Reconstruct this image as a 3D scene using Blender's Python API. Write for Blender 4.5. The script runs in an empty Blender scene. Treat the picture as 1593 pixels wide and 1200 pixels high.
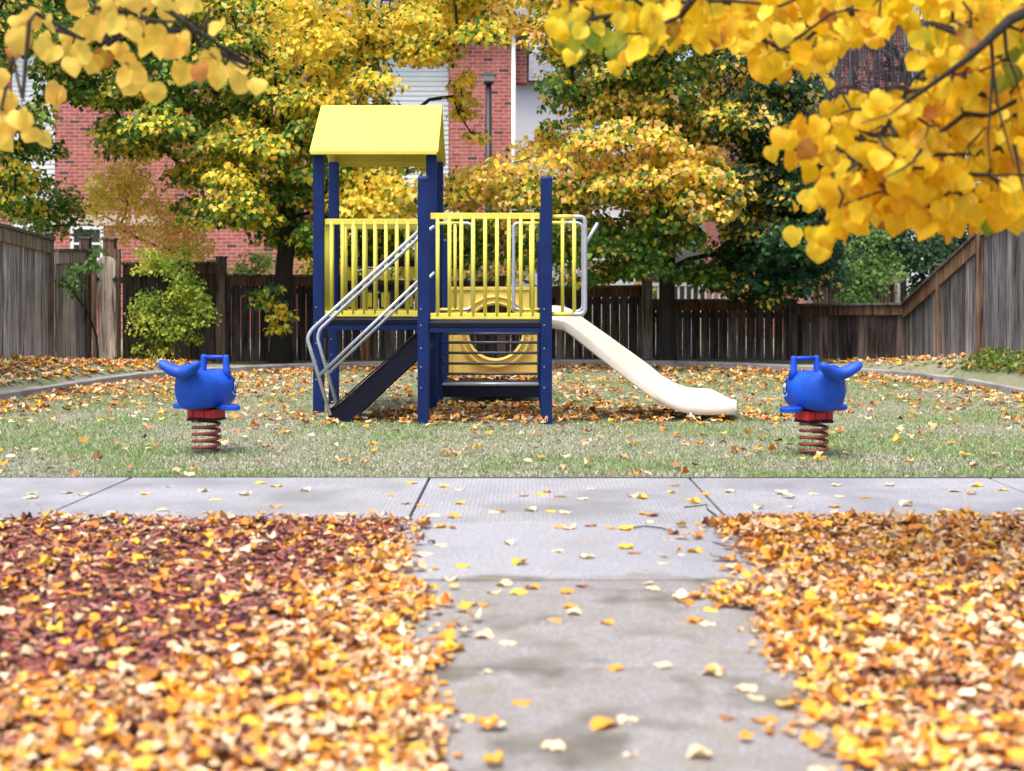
import bpy, math, random
import numpy as np
from mathutils import Vector, Matrix

# ------------------------------------------------------------ camera / light
F, PX0, PY0, HC = 2200.0, 815.0, 445.0, 1.2
scene = bpy.context.scene
cam_d = bpy.data.cameras.new("camera")
cam = bpy.data.objects.new("camera", cam_d)
scene.collection.objects.link(cam)
cam.location = (0, 0, HC)
cam.rotation_euler = (math.radians(90), 0, 0)
cam_d.sensor_width = 36
cam_d.lens = F / 1593 * 36
cam_d.shift_x = (796.5 - PX0) / 1593
cam_d.shift_y = -(600 - PY0) / 1593
cam_d.clip_end = 500
cam_d.dof.use_dof = True
cam_d.dof.focus_distance = 12.6
cam_d.dof.aperture_fstop = 2.3
scene.camera = cam

world = bpy.data.worlds.new("World")
scene.world = world
world.use_nodes = True
nt = world.node_tree
bg = nt.nodes['Background']
sky = nt.nodes.new('ShaderNodeTexSky')
sky.sky_type = 'NISHITA'
sky.sun_disc = False
SUN_EL, SUN_AZ = math.radians(70), math.radians(215)     # azimuth clockwise from +Y
sky.sun_elevation = SUN_EL
sky.sun_rotation = SUN_AZ
sky.air_density = 1.0
sky.dust_density = 6.0
sky.ozone_density = 1.0
nt.links.new(sky.outputs[0], bg.inputs[0])
bg.inputs[1].default_value = 0.15
sun_d = bpy.data.lights.new("sun", 'SUN')
sun_d.energy = 1.1
sun_d.angle = math.radians(22)
sun_d.color = (1.0, 0.965, 0.92)
sun = bpy.data.objects.new("sun", sun_d)
scene.collection.objects.link(sun)
sd = Vector((math.sin(SUN_AZ) * math.cos(SUN_EL), math.cos(SUN_AZ) * math.cos(SUN_EL), math.sin(SUN_EL)))
sun.rotation_euler = sd.to_track_quat('Z', 'Y').to_euler()
scene.view_settings.view_transform = 'Standard'
scene.view_settings.look = 'None'
scene.view_settings.exposure = 1.12
scene.view_settings.gamma = 1
scene.view_settings.use_curve_mapping = False

C = scene.collection
rnd = random.Random(7)
rs = np.random.RandomState(11)


def at(px, py, Y):
    return ((px - PX0) / F * Y, Y, HC - (py - PY0) / F * Y)


def gp(px, py, z=0.0):
    """point of the level z under pixel px,py"""
    Y = (HC - z) * F / (py - PY0)
    return ((px - PX0) / F * Y, Y, z)


# ------------------------------------------------------------ value noise
def vnoise(x, y, scale, seed=0):
    r = np.random.RandomState(seed)
    tab = r.rand(64, 64)
    x = np.asarray(x, float) / scale + 31.7
    y = np.asarray(y, float) / scale + 17.3
    xi = np.floor(x).astype(int); yi = np.floor(y).astype(int)
    fx = x - xi; fy = y - yi
    fx = fx * fx * (3 - 2 * fx); fy = fy * fy * (3 - 2 * fy)
    g = lambda a, b: tab[a % 64, b % 64]
    return (g(xi, yi) * (1 - fx) * (1 - fy) + g(xi + 1, yi) * fx * (1 - fy)
            + g(xi, yi + 1) * (1 - fx) * fy + g(xi + 1, yi + 1) * fx * fy)


# ------------------------------------------------------------ materials
def mat_new(name):
    m = bpy.data.materials.new(name)
    m.use_nodes = True
    n = m.node_tree
    b = n.nodes['Principled BSDF']
    return m, n, b


def N(n, t, **k):
    o = n.nodes.new(t)
    for a, v in k.items():
        setattr(o, a, v)
    return o


def ramp(n, fac, stops):
    r = N(n, 'ShaderNodeValToRGB')
    while len(r.color_ramp.elements) < len(stops):
        r.color_ramp.elements.new(0.5)
    for e, (p, c) in zip(r.color_ramp.elements, stops):
        e.position = p
        e.color = (c[0], c[1], c[2], 1) if len(c) == 3 else c
    n.links.new(fac, r.inputs[0])
    return r


def objcoord(n, scale=(1, 1, 1)):
    tc = N(n, 'ShaderNodeTexCoord')
    mp = N(n, 'ShaderNodeMapping')
    mp.inputs['Scale'].default_value = scale
    n.links.new(tc.outputs['Object'], mp.inputs[0])
    return mp.outputs[0]


def noise(n, vec, scale, detail=4, rough=0.55):
    o = N(n, 'ShaderNodeTexNoise')
    o.inputs['Scale'].default_value = scale
    o.inputs['Detail'].default_value = detail
    o.inputs['Roughness'].default_value = rough
    if vec is not None:
        n.links.new(vec, o.inputs['Vector'])
    return o.outputs['Fac']


def bump(n, b, h, strength=0.3, dist=0.01):
    o = N(n, 'ShaderNodeBump')
    o.inputs['Strength'].default_value = strength
    o.inputs['Distance'].default_value = dist
    n.links.new(h, o.inputs['Height'])
    n.links.new(o.outputs[0], b.inputs['Normal'])


def mixc(n, fac, a, b, mode='MIX'):
    o = N(n, 'ShaderNodeMix', data_type='RGBA', blend_type=mode)
    for sock, v in ((o.inputs[0], fac), (o.inputs[6], a), (o.inputs[7], b)):
        if hasattr(v, 'links') or isinstance(v, bpy.types.NodeSocket):
            n.links.new(v, sock)
        elif isinstance(v, (int, float)):
            sock.default_value = v
        else:
            sock.default_value = (v[0], v[1], v[2], 1)
    return o.outputs[2]


def m_paint(name, col, rough=0.4, var=0.12, sc=8, bumps=0.05, dirt=None, coat=0.0, spec=0.5, metallic=0):
    m, n, b = mat_new(name)
    v = objcoord(n)
    f = noise(n, v, sc, 6, 0.6)
    lo = [c * (1 - var) for c in col]; hi = [min(1, c * (1 + var)) for c in col]
    r = ramp(n, f, [(0.3, lo), (0.7, hi)])
    out = r.outputs[0]
    if dirt:
        f2 = noise(n, v, sc * 2.3, 8, 0.7)
        r2 = ramp(n, f2, [(0.60, (0, 0, 0)), (0.74, (1, 1, 1))])
        mm = N(n, 'ShaderNodeMath', operation='MULTIPLY'); mm.inputs[1].default_value = 0.55
        n.links.new(r2.outputs[0], mm.inputs[0])
        out = mixc(n, mm.outputs[0], out, dirt)
    n.links.new(out, b.inputs['Base Color'])
    rr = N(n, 'ShaderNodeMapRange')
    rr.inputs[3].default_value = rough * 0.75; rr.inputs[4].default_value = min(1, rough * 1.35)
    n.links.new(noise(n, v, sc * 4, 5), rr.inputs[0])
    n.links.new(rr.outputs[0], b.inputs['Roughness'])
    b.inputs['Metallic'].default_value = metallic
    b.inputs['Coat Weight'].default_value = coat
    b.inputs['Specular IOR Level'].default_value = spec
    if bumps:
        bump(n, b, noise(n, v, sc * 12, 4), bumps, 0.01)
    return m


def m_leaf(name, transl=0.35, rough=0.5, spots=0.0):
    m, n, b = mat_new(name)
    at_ = N(n, 'ShaderNodeAttribute', attribute_name='col')
    col = at_.outputs['Color']
    if spots:
        v = objcoord(n)
        f = noise(n, v, 60, 5, 0.6)
        r = ramp(n, f, [(0.60, (0, 0, 0)), (0.78, (1, 1, 1))])
        mm = N(n, 'ShaderNodeMath', operation='MULTIPLY'); mm.inputs[1].default_value = spots
        n.links.new(r.outputs[0], mm.inputs[0])
        col = mixc(n, mm.outputs[0], col, (0.45, 0.16, 0.02))
    n.links.new(col, b.inputs['Base Color'])
    b.inputs['Roughness'].default_value = rough
    b.inputs['Specular IOR Level'].default_value = 0.3
    tr = N(n, 'ShaderNodeBsdfTranslucent')
    n.links.new(col, tr.inputs[0])
    mx = N(n, 'ShaderNodeMixShader')
    mx.inputs[0].default_value = transl
    n.links.new(b.outputs[0], mx.inputs[1]); n.links.new(tr.outputs[0], mx.inputs[2])
    n.links.new(mx.outputs[0], n.nodes['Material Output'].inputs[0])
    return m


def m_attr(name, rough=0.8, grain=None, bumps=0.3, tint=None):
    """base colour from the per-piece 'col' attribute times procedural wood grain"""
    m, n, b = mat_new(name)
    a = N(n, 'ShaderNodeAttribute', attribute_name='col')
    out = a.outputs['Color']
    if grain:
        v = objcoord(n, grain)
        f = noise(n, v, 1.0, 8, 0.65)
        r = ramp(n, f, [(0.38, (0.22, 0.21, 0.21)), (0.47, (0.85, 0.85, 0.85)), (0.54, (1.15, 1.13, 1.12)), (0.64, (1.75, 1.7, 1.66))])
        out = mixc(n, 1.0, out, r.outputs[0], 'MULTIPLY')
        v2 = objcoord(n)
        f2 = noise(n, v2, 1.3, 4, 0.6)
        r2 = ramp(n, f2, [(0.3, (0.7, 0.68, 0.66)), (0.7, (1.25, 1.24, 1.22))])
        out = mixc(n, 1.0, out, r2.outputs[0], 'MULTIPLY')
        # rain-splashed, bleached feet of the boards
        sp = N(n, 'ShaderNodeSeparateXYZ'); n.links.new(v2, sp.inputs[0])
        m1 = N(n, 'ShaderNodeMath', operation='MULTIPLY_ADD'); m1.inputs[1].default_value = .9
        n.links.new(f2, m1.inputs[0]); n.links.new(sp.outputs[2], m1.inputs[2])
        mr = N(n, 'ShaderNodeMapRange'); mr.inputs[1].default_value = .45; mr.inputs[2].default_value = 1.25
        mr.inputs[3].default_value = 1.7; mr.inputs[4].default_value = 1.0
        n.links.new(m1.outputs[0], mr.inputs[0])
        out = mixc(n, 1.0, out, mr.outputs[0], 'MULTIPLY')
        bump(n, b, f, bumps, 0.01)
    n.links.new(out, b.inputs['Base Color'])
    b.inputs['Roughness'].default_value = rough
    b.inputs['Specular IOR Level'].default_value = 0.25
    return m


def m_brick():
    m, n, b = mat_new('brick')
    tc = N(n, 'ShaderNodeTexCoord')
    sp = N(n, 'ShaderNodeSeparateXYZ'); n.links.new(tc.outputs['Object'], sp.inputs[0])
    ad = N(n, 'ShaderNodeMath', operation='ADD')
    n.links.new(sp.outputs[0], ad.inputs[0]); n.links.new(sp.outputs[1], ad.inputs[1])
    cb = N(n, 'ShaderNodeCombineXYZ')
    n.links.new(ad.outputs[0], cb.inputs[0]); n.links.new(sp.outputs[2], cb.inputs[1])
    bt = N(n, 'ShaderNodeTexBrick')
    n.links.new(cb.outputs[0], bt.inputs['Vector'])
    bt.inputs['Scale'].default_value = 1
    bt.inputs['Brick Width'].default_value = 0.235
    bt.inputs['Row Height'].default_value = 0.082
    bt.inputs['Mortar Size'].default_value = 0.007
    bt.inputs['Mortar Smooth'].default_value = 0.1
    bt.inputs['Color1'].default_value = (0, 0, 0, 1)
    bt.inputs['Color2'].default_value = (1, 1, 1, 1)
    bt.inputs['Mortar'].default_value = (0.5, 0.5, 0.5, 1)
    r = ramp(n, bt.outputs['Color'], [(0.0, (0.10, 0.035, 0.04)), (0.055, (0.10, 0.035, 0.04)), (0.06, (0.31, 0.070, 0.058)), (1.0, (0.44, 0.125, 0.10))])
    r.color_ramp.interpolation = 'LINEAR'
    col = mixc(n, bt.outputs['Fac'], r.outputs[0], (0.48, 0.34, 0.31))
    v = objcoord(n)
    f = noise(n, v, 9, 5)
    r2 = ramp(n, f, [(0.3, (0.82, 0.8, 0.8)), (0.7, (1.15, 1.15, 1.15))])
    col = mixc(n, 1.0, col, r2.outputs[0], 'MULTIPLY')
    n.links.new(col, b.inputs['Base Color'])
    b.inputs['Roughness'].default_value = 0.85
    inv = N(n, 'ShaderNodeMath', operation='SUBTRACT'); inv.inputs[0].default_value = 1
    n.links.new(bt.outputs['Fac'], inv.inputs[1])
    bump(n, b, inv.outputs[0], 0.5, 0.01)
    return m


def m_concrete(name, base, wet, wet_lo, wet_hi, wscale, rough_dry=0.75, brown=0.0, broom=False, clean=None):
    m, n, b = mat_new(name)
    v = objcoord(n)
    f = noise(n, v, 2.2, 6, 0.6)
    r = ramp(n, f, [(0.3, [c * 0.86 for c in base]), (0.7, [c * 1.1 for c in base])])
    fine = noise(n, v, 75, 8, 0.85)
    rf = ramp(n, fine, [(0.38, (0.50, 0.50, 0.50)), (0.47, (0.88, 0.88, 0.88)), (0.53, (1.08, 1.08, 1.08)), (0.62, (1.5, 1.5, 1.5))])
    col = mixc(n, 1.0, r.outputs[0], rf.outputs[0], 'MULTIPLY')
    if broom:
        wv = N(n, 'ShaderNodeTexWave', wave_type='BANDS', bands_direction='X')
        wv.inputs['Scale'].default_value = 13
        wv.inputs['Distortion'].default_value = 3.5
        wv.inputs['Detail'].default_value = 4
        wv.inputs['Detail Scale'].default_value = 3
        n.links.new(objcoord(n, (1, 0.12, 1)), wv.inputs['Vector'])
        rw_ = ramp(n, wv.outputs['Fac'], [(0.0, (0.84, 0.84, 0.84)), (0.6, (1.05, 1.05, 1.05))])
        col = mixc(n, 1.0, col, rw_.outputs[0], 'MULTIPLY')
    mp = objcoord(n, (0.9, 0.8, 1))
    w = noise(n, mp, wscale, 6, 0.55)
    rw = ramp(n, w, [(wet_lo, (0, 0, 0)), (wet_hi, (1, 1, 1))])
    col = mixc(n, rw.outputs[0], col, wet)
    if brown:
        fb = noise(n, v, 5.5, 7, 0.65)
        rb = ramp(n, fb, [(0.46, (0, 0, 0)), (0.68, (brown, brown, brown))])
        col = mixc(n, rb.outputs[0], col, (0.20, 0.17, 0.12))
    if clean:      # newer pale concrete beyond a ragged line across the path
        sp = N(n, 'ShaderNodeSeparateXYZ'); n.links.new(v, sp.inputs[0])
        nz = noise(n, v, 1.6, 5, 0.6)
        m1 = N(n, 'ShaderNodeMath', operation='MULTIPLY_ADD'); m1.inputs[1].default_value = .8
        n.links.new(nz, m1.inputs[0]); n.links.new(sp.outputs[1], m1.inputs[2])
        rc = ramp(n, m1.outputs[0], [(0.0, (0, 0, 0)), (1.0, (1, 1, 1))])
        mr = N(n, 'ShaderNodeMapRange'); mr.inputs[1].default_value = 6.13; mr.inputs[2].default_value = 6.17
        n.links.new(m1.outputs[0], mr.inputs[0])
        n.nodes.remove(rc)
        cl_ = mixc(n, 1.0, clean, rf.outputs[0], 'MULTIPLY')
        col = mixc(n, mr.outputs[0], col, cl_)
    n.links.new(col, b.inputs['Base Color'])
    rr = N(n, 'ShaderNodeMapRange')
    rr.inputs[3].default_value = rough_dry; rr.inputs[4].default_value = 0.38
    n.links.new(rw.outputs[0], rr.inputs[0])
    n.links.new(rr.outputs[0], b.inputs['Roughness'])
    h = fine
    if False:
        wv = N(n, 'ShaderNodeTexWave', wave_type='BANDS', bands_direction='X')
        wv.inputs['Scale'].default_value = 16
        wv.inputs['Distortion'].default_value = 2.5
        wv.inputs['Detail'].default_value = 3
        n.links.new(objcoord(n, (1, 0.15, 1)), wv.inputs['Vector'])
        mm = N(n, 'ShaderNodeMath', operation='ADD')
        ms = N(n, 'ShaderNodeMath', operation='MULTIPLY'); ms.inputs[1].default_value = .3; n.links.new(wv.outputs['Fac'], ms.inputs[0])
        n.links.new(fine, mm.inputs[0]); n.links.new(ms.outputs[0], mm.inputs[1])
        h = mm.outputs[0]
    bump(n, b, h, 0.35, 0.004)
    return m


def m_turf():
    m, n, b = mat_new('turf_soil')
    v = objcoord(n)
    f = noise(n, v, 1.1, 6, 0.6)
    r = ramp(n, f, [(0.30, (0.30, 0.28, 0.22)), (0.5, (0.25, 0.26, 0.17)), (0.66, (0.15, 0.22, 0.09))])
    f2 = noise(n, v, 55, 6, 0.75)
    r2 = ramp(n, f2, [(0.28, (0.35, 0.35, 0.32)), (0.5, (1, 1, 1)), (0.72, (1.7, 1.65, 1.6))])
    col = mixc(n, 1.0, r.outputs[0], r2.outputs[0], 'MULTIPLY')
    n.links.new(col, b.inputs['Base Color'])
    b.inputs['Roughness'].default_value = 0.95
    b.inputs['Specular IOR Level'].default_value = 0.15
    bump(n, b, f2, 0.8, 0.03)
    return m


def m_mulch():
    m, n, b = mat_new('mulch_soil')
    v = objcoord(n)
    f2 = noise(n, v, 40, 6, 0.7)
    r = ramp(n, f2, [(0.3, (0.02, 0.008, 0.008)), (0.55, (0.12, 0.03, 0.03)), (0.75, (0.25, 0.08, 0.07))])
    n.links.new(r.outputs[0], b.inputs['Base Color'])
    b.inputs['Roughness'].default_value = 0.9
    bump(n, b, f2, 0.9, 0.03)
    return m


def m_bark(name, col):
    m, n, b = mat_new(name)
    v = objcoord(n, (9, 9, 2.2))
    f = noise(n, v, 2.5, 8, 0.7)
    r = ramp(n, f, [(0.3, [c * 0.35 for c in col]), (0.6, col), (0.8, [c * 1.6 for c in col])])
    n.links.new(r.outputs[0], b.inputs['Base Color'])
    b.inputs['Roughness'].default_value = 0.9
    bump(n, b, f, 0.8, 0.03)
    return m


def m_shingle():
    m, n, b = mat_new('shingles')
    tc = N(n, 'ShaderNodeTexCoord')
    bt = N(n, 'ShaderNodeTexBrick')
    n.links.new(tc.outputs['Object'], bt.inputs['Vector'])
    bt.inputs['Scale'].default_value = 1
    bt.inputs['Brick Width'].default_value = 0.3
    bt.inputs['Row Height'].default_value = 0.12
    bt.inputs['Mortar Size'].default_value = 0.006
    bt.inputs['Color1'].default_value = (0.10, 0.10, 0.115, 1)
    bt.inputs['Color2'].default_value = (0.20, 0.20, 0.22, 1)
    bt.inputs['Mortar'].default_value = (0.04, 0.04, 0.045, 1)
    n.links.new(bt.outputs['Color'], b.inputs['Base Color'])
    b.inputs['Roughness'].default_value = 0.9
    return m


def m_glass():
    m, n, b = mat_new('window_glass')
    b.inputs['Base Color'].default_value = (0.04, 0.05, 0.06, 1)
    b.inputs['Roughness'].default_value = 0.08
    return m


def m_perf():
    """dark coated perforated deck steel"""
    m, n, b = mat_new('perforated_deck')
    v = objcoord(n, (40, 40, 40))
    vo = N(n, 'ShaderNodeTexVoronoi'); vo.inputs['Randomness'].default_value = 0.0
    n.links.new(v, vo.inputs['Vector'])
    r = ramp(n, vo.outputs['Distance'], [(0.28, (0.002, 0.002, 0.003)), (0.36, (0.014, 0.015, 0.02))])
    n.links.new(r.outputs[0], b.inputs['Base Color'])
    b.inputs['Roughness'].default_value = 0.5
    b.inputs['Specular IOR Level'].default_value = 0.25
    bump(n, b, vo.outputs['Distance'], 0.5, 0.01)
    return m


M = {}
M['navy'] = m_paint('navy_coating', (0.0014, 0.017, 0.105), 0.5, 0.25, 5, 0.06, dirt=(0.004, 0.02, 0.10), spec=.28)
M['gunmetal'] = m_paint('worn_grey_tube', (0.10, 0.105, 0.14), 0.45, 0.2, 9, 0.06, metallic=.4)
M['black'] = m_paint('dark_coating', (0.004, 0.0055, 0.017), 0.5, 0.3, 7, 0.08, spec=.22)
M['yellow'] = m_paint('yellow_coating', (0.76, 0.67, 0.09), 0.42, 0.06, 5, 0.05, dirt=(0.62, 0.5, 0.06))
M['roofyellow'] = m_paint('yellow_plastic', (0.68, 0.58, 0.075), 0.55, 0.12, 2.5, 0.2, dirt=(0.50, 0.45, 0.08))
M['panel'] = m_paint('cream_plastic', (0.74, 0.55, 0.12), 0.5, 0.08, 4, 0.1, dirt=(0.5, 0.36, 0.12))
M['slide'] = m_paint('ivory_plastic', (0.60, 0.53, 0.45), 0.42, 0.10, 3, 0.08, dirt=(0.40, 0.32, 0.24))
M['silver'] = m_paint('galvanised_tube', (0.46, 0.50, 0.58), 0.42, 0.12, 9, 0.06, dirt=(0.22, 0.25, 0.3), metallic=0.5)
M['whale'] = m_paint('blue_plastic', (0.003, 0.07, 0.50), 0.5, 0.25, 9, 0.25, dirt=(0.05, 0.16, 0.48), spec=.4)
M['white'] = m_paint('white_marking', (0.7, 0.75, 0.85), 0.5, 0.05, 10, 0)
M['eyeblue'] = m_paint('dark_blue_marking', (0.003, 0.01, 0.07), 0.4, 0.1, 10, 0)
M['red'] = m_paint('red_coating', (0.50, 0.015, 0.03), 0.45, 0.2, 14, 0.1, dirt=(0.2, 0.01, 0.02))
M['spring'] = m_paint('rusty_red_spring', (0.26, 0.055, 0.045), 0.6, 0.3, 14, 0.2, dirt=(0.16, 0.05, 0.03))
M['fence'] = m_attr('weathered_boards', 0.85, (28, 28, 1.6), 0.6)
M['brick'] = m_brick()
M['siding'] = m_paint('white_siding', (0.62, 0.67, 0.70), 0.6, 0.04, 2, 0)
M['trim'] = m_paint('white_trim', (0.78, 0.79, 0.80), 0.5, 0.05, 3, 0)
M['stone'] = m_paint('stone_band', (0.52, 0.40, 0.33), 0.8, 0.12, 6, 0.3)
M['shingle'] = m_shingle()
M['glass'] = m_glass()
M['kerb'] = m_concrete('kerb_concrete', (0.30, 0.29, 0.285), (0.14, 0.135, 0.13), 0.5, 0.7, 3)
M['walk'] = m_concrete('pale_concrete', (0.30, 0.303, 0.325), (0.20, 0.20, 0.207), 0.46, 0.70, 1.3, 0.6, broom=True)
M['path_old'] = m_concrete('old_damp_concrete', (0.255, 0.245, 0.24), (0.12, 0.112, 0.092), 0.50, 0.64, 2.7, 0.6, brown=0.6, clean=(0.30, 0.303, 0.33))
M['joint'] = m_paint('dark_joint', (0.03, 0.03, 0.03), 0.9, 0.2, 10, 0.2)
M['turf'] = m_turf()
M['mulch'] = m_mulch()
M['grass'] = m_leaf('grass_blades', 0.2, 0.7)
M['leaf'] = m_leaf('tree_leaves', 0.5, 0.45)
M['leafbig'] = m_leaf('autumn_leaves', 0.48, 0.5, spots=0.35)
M['dry'] = m_leaf('dry_leaves', 0.15, 0.7, spots=0.45)
M['chips'] = m_attr('wood_chips', 0.8)
M['bark'] = m_bark('bark', (0.035, 0.028, 0.024))
M['twig'] = m_bark('twig_bark', (0.045, 0.032, 0.026))
M['lampblack'] = m_paint('black_iron', (0.012, 0.012, 0.014), 0.5, 0.2, 6, 0.05)
M['lampglass'] = m_paint('frosted_lamp_glass', (0.5, 0.52, 0.55), 0.3, 0.05, 6, 0)
M['perf'] = m_perf()


# ------------------------------------------------------------ object helpers
def link_mesh(name, V, Fc, m, parent=None, smooth=False, col=None, bevel=None, subsurf=0, loc=None):
    me = bpy.data.meshes.new(name)
    me.from_pydata([tuple(map(float, v)) for v in V], [], [tuple(f) for f in Fc])
    me.materials.append(m)
    if smooth:
        me.polygons.foreach_set('use_smooth', [True] * len(me.polygons))
    if col is not None:
        a = me.color_attributes.new('col', 'FLOAT_COLOR', 'POINT')
        c = np.ones((len(V), 4), np.float32); c[:, :3] = np.asarray(col, np.float32)
        a.data.foreach_set('color', c.ravel())
    me.update()
    o = bpy.data.objects.new(name, me)
    C.objects.link(o)
    if parent: o.parent = parent
    if loc: o.location = loc
    if bevel:
        b = o.modifiers.new('bevel', 'BEVEL'); b.width = bevel; b.segments = 2; b.limit_method = 'ANGLE'; b.angle_limit = math.radians(50)
    if subsurf:
        s = o.modifiers.new('subsurf', 'SUBSURF'); s.levels = subsurf; s.render_levels = subsurf
    return o


def fast_mesh(name, V, T, col, m, parent=None, smooth=False):
    """V (n,3), T (k,3) triangles, col (n,3)"""
    V = np.asarray(V, np.float32); T = np.asarray(T, np.int32)
    me = bpy.data.meshes.new(name)
    me.vertices.add(len(V)); me.vertices.foreach_set('co', V.ravel())
    me.loops.add(T.size); me.loops.foreach_set('vertex_index', T.ravel())
    me.polygons.add(len(T))
    me.polygons.foreach_set('loop_start', np.arange(0, T.size, 3, dtype=np.int32))
    me.polygons.foreach_set('loop_total', np.full(len(T), 3, np.int32))
    if smooth:
        me.polygons.foreach_set('use_smooth', np.ones(len(T), bool))
    a = me.color_attributes.new('col', 'FLOAT_COLOR', 'POINT')
    c = np.ones((len(V), 4), np.float32); c[:, :3] = col
    a.data.foreach_set('color', c.ravel())
    me.materials.append(m)
    me.update(calc_edges=True)
    o = bpy.data.objects.new(name, me)
    C.objects.link(o)
    if parent: o.parent = parent
    return o


def thing(name, label, cat, loc=(0, 0, 0), rz=0, group=None):
    o = bpy.data.objects.new(name, None)
    C.objects.link(o)
    o.location = loc; o.rotation_euler = (0, 0, rz)
    o.empty_display_size = 0.1
    o['label'] = label; o['category'] = cat
    if group: o['group'] = group
    return o


def tag(o, label=None, cat=None, group=None, kind=None):
    if label: o['label'] = label
    if cat: o['category'] = cat
    if group: o['group'] = group
    if kind: o['kind'] = kind
    return o


class MB:
    def __init__(s): s.V = []; s.F = []; s.Cc = []
    def add(s, V, Fc, c=None):
        k = len(s.V); s.V += [tuple(v) for v in V]; s.F += [tuple(i + k for i in f) for f in Fc]
        s.Cc += [c or (1, 1, 1)] * len(V)
        return s
    def box(s, x0, x1, y0, y1, z0, z1, c=None):
        V = [(x0, y0, z0), (x1, y0, z0), (x1, y1, z0), (x0, y1, z0), (x0, y0, z1), (x1, y0, z1), (x1, y1, z1), (x0, y1, z1)]
        return s.add(V, [(0, 3, 2, 1), (4, 5, 6, 7), (0, 1, 5, 4), (1, 2, 6, 5), (2, 3, 7, 6), (3, 0, 4, 7)], c)
    def hexa(s, V, c=None):
        return s.add(V, [(0, 3, 2, 1), (4, 5, 6, 7), (0, 1, 5, 4), (1, 2, 6, 5), (2, 3, 7, 6), (3, 0, 4, 7)], c)
    def tube(s, pts, r, n=10, c=None, caps=True):
        pts = [Vector(p) for p in pts]
        rad = r if isinstance(r, (list, tuple)) else [r] * len(pts)
        V = []; up = None
        for i, p in enumerate(pts):
            a = pts[max(0, i - 1)]; b = pts[min(len(pts) - 1, i + 1)]
            d = (b - a)
            if d.length < 1e-9: d = Vector((0, 0, 1))
            d.normalize()
            if up is None:
                up = Vector((0, 0, 1)) if abs(d.z) < 0.9 else Vector((1, 0, 0))
            u = d.cross(up)
            if u.length < 1e-5: u = d.cross(Vector((0, 1, 0)))
            u.normalize(); w = u.cross(d).normalized(); up = w
            for k in range(n):
                t = 2 * math.pi * k / n
                V.append(p + (u * math.cos(t) + w * math.sin(t)) * rad[i])
        Fc = []
        for i in range(len(pts) - 1):
            for k in range(n):
                Fc.append((i * n + k, i * n + (k + 1) % n, (i + 1) * n + (k + 1) % n, (i + 1) * n + k))
        if caps:
            Fc.append(tuple(range(n))[::-1]); Fc.append(tuple((len(pts) - 1) * n + k for k in range(n)))
        return s.add(V, Fc, c)
    def build(s, name, m, parent=None, **k):
        if k.pop('col', False): k['col'] = s.Cc
        return link_mesh(name, s.V, s.F, m, parent, **k)


def arc_path(pts, r, seg=5):
    """polyline with rounded corners"""
    pts = [Vector(p) for p in pts]
    out = [pts[0]]
    for i in range(1, len(pts) - 1):
        a, b, c = pts[i - 1], pts[i], pts[i + 1]
        rr = min(r, (a - b).length * .48, (c - b).length * .48)
        p0 = b + (a - b).normalized() * rr; p1 = b + (c - b).normalized() * rr
        for k in range(seg + 1):
            t = k / seg
            out.append(p0 * (1 - t) ** 2 + b * 2 * t * (1 - t) + p1 * t * t)
    out.append(pts[-1])
    return out


# ------------------------------------------------------------ leaf templates
def leaf_template(res, fold=0.12, curl=0.15, wave=0.05, seed=0):
    """heart shaped leaf of length 1, base at origin, tip at +Y; returns V, T"""
    r = np.random.RandomState(seed)
    if res == 0:
        V = np.array([[0, 0.04, 0], [-.40, .12, 0], [-.44, .5, 0], [0, 1.02, 0], [.44, .5, 0], [.40, .12, 0], [0, .45, 0]], float)
        T = [(6, i, (i + 1) % 6) for i in range(6)]
    else:
        half = [(-.0, .06), (-.16, -.02), (-.34, .04), (-.48, .22), (-.50, .42), (-.43, .64), (-.24, .83), (0, 1.0)]
        per = half + [(-x, y) for x, y in half[-2:0:-1]]
        V = [(x, y, 0) for x, y in per]
        k = len(V)
        V += [(0, .3, 0), (0, .6, 0), (-.22, .3, 0), (.22, .3, 0), (-.2, .55, 0), (.2, .55, 0)]
        c0, c1, l0, r0, l1, r1 = k, k + 1, k + 2, k + 3, k + 4, k + 5
        n = len(per)
        T = [(0, 1, l0), (1, 2, l0), (2, 3, l0), (3, 4, l0), (4, l1, l0), (4, 5, l1), (5, 6, l1), (6, c1, l1), (6, 7, c1),
             (0, l0, c0), (l0, l1, c0), (l1, c1, c0)]
        mir = {0: 0, 7: 7, c0: c0, c1: c1, l0: r0, l1: r1}
        for i in range(1, 7): mir[i] = n - i
        T += [tuple(mir[i] for i in t)[::-1] for t in T]
        V = np.array(V, float)
    x, y = V[:, 0].copy(), V[:, 1].copy()
    V[:, 2] = fold * np.abs(x) * 2 + curl * ((y - .45) ** 2) * 2 + wave * np.sin(9 * y + 6.3 * r.rand()) * (np.abs(x) * 2) + wave * (r.rand(len(V)) - .5)
    return V, np.array(T)


TL = [leaf_template(0, .14, -.12, .04, s) for s in range(3)]
TH = [leaf_template(1, f, c, .06, s) for s, (f, c) in enumerate([(.10, -.22), (.04, -.3), (.18, -.12), (-.05, -.25), (.12, .12)])]
TD = [leaf_template(1, f, c, w, 10 + s) for s, (f, c, w) in enumerate([(.15, .18, .10), (.32, .1, .15), (-.2, -.2, .12), (.08, .4, .15), (.5, -.15, .18), (.04, -.08, .08), (-.38, .25, .2), (.1, .1, .06)])]


def frames(tip, nrm):
    tip = tip / np.linalg.norm(tip, axis=1, keepdims=True)
    nrm = nrm - (nrm * tip).sum(1, keepdims=True) * tip
    nrm = nrm / (np.linalg.norm(nrm, axis=1, keepdims=True) + 1e-9)
    x = np.cross(tip, nrm)
    return x, tip, nrm


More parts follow.
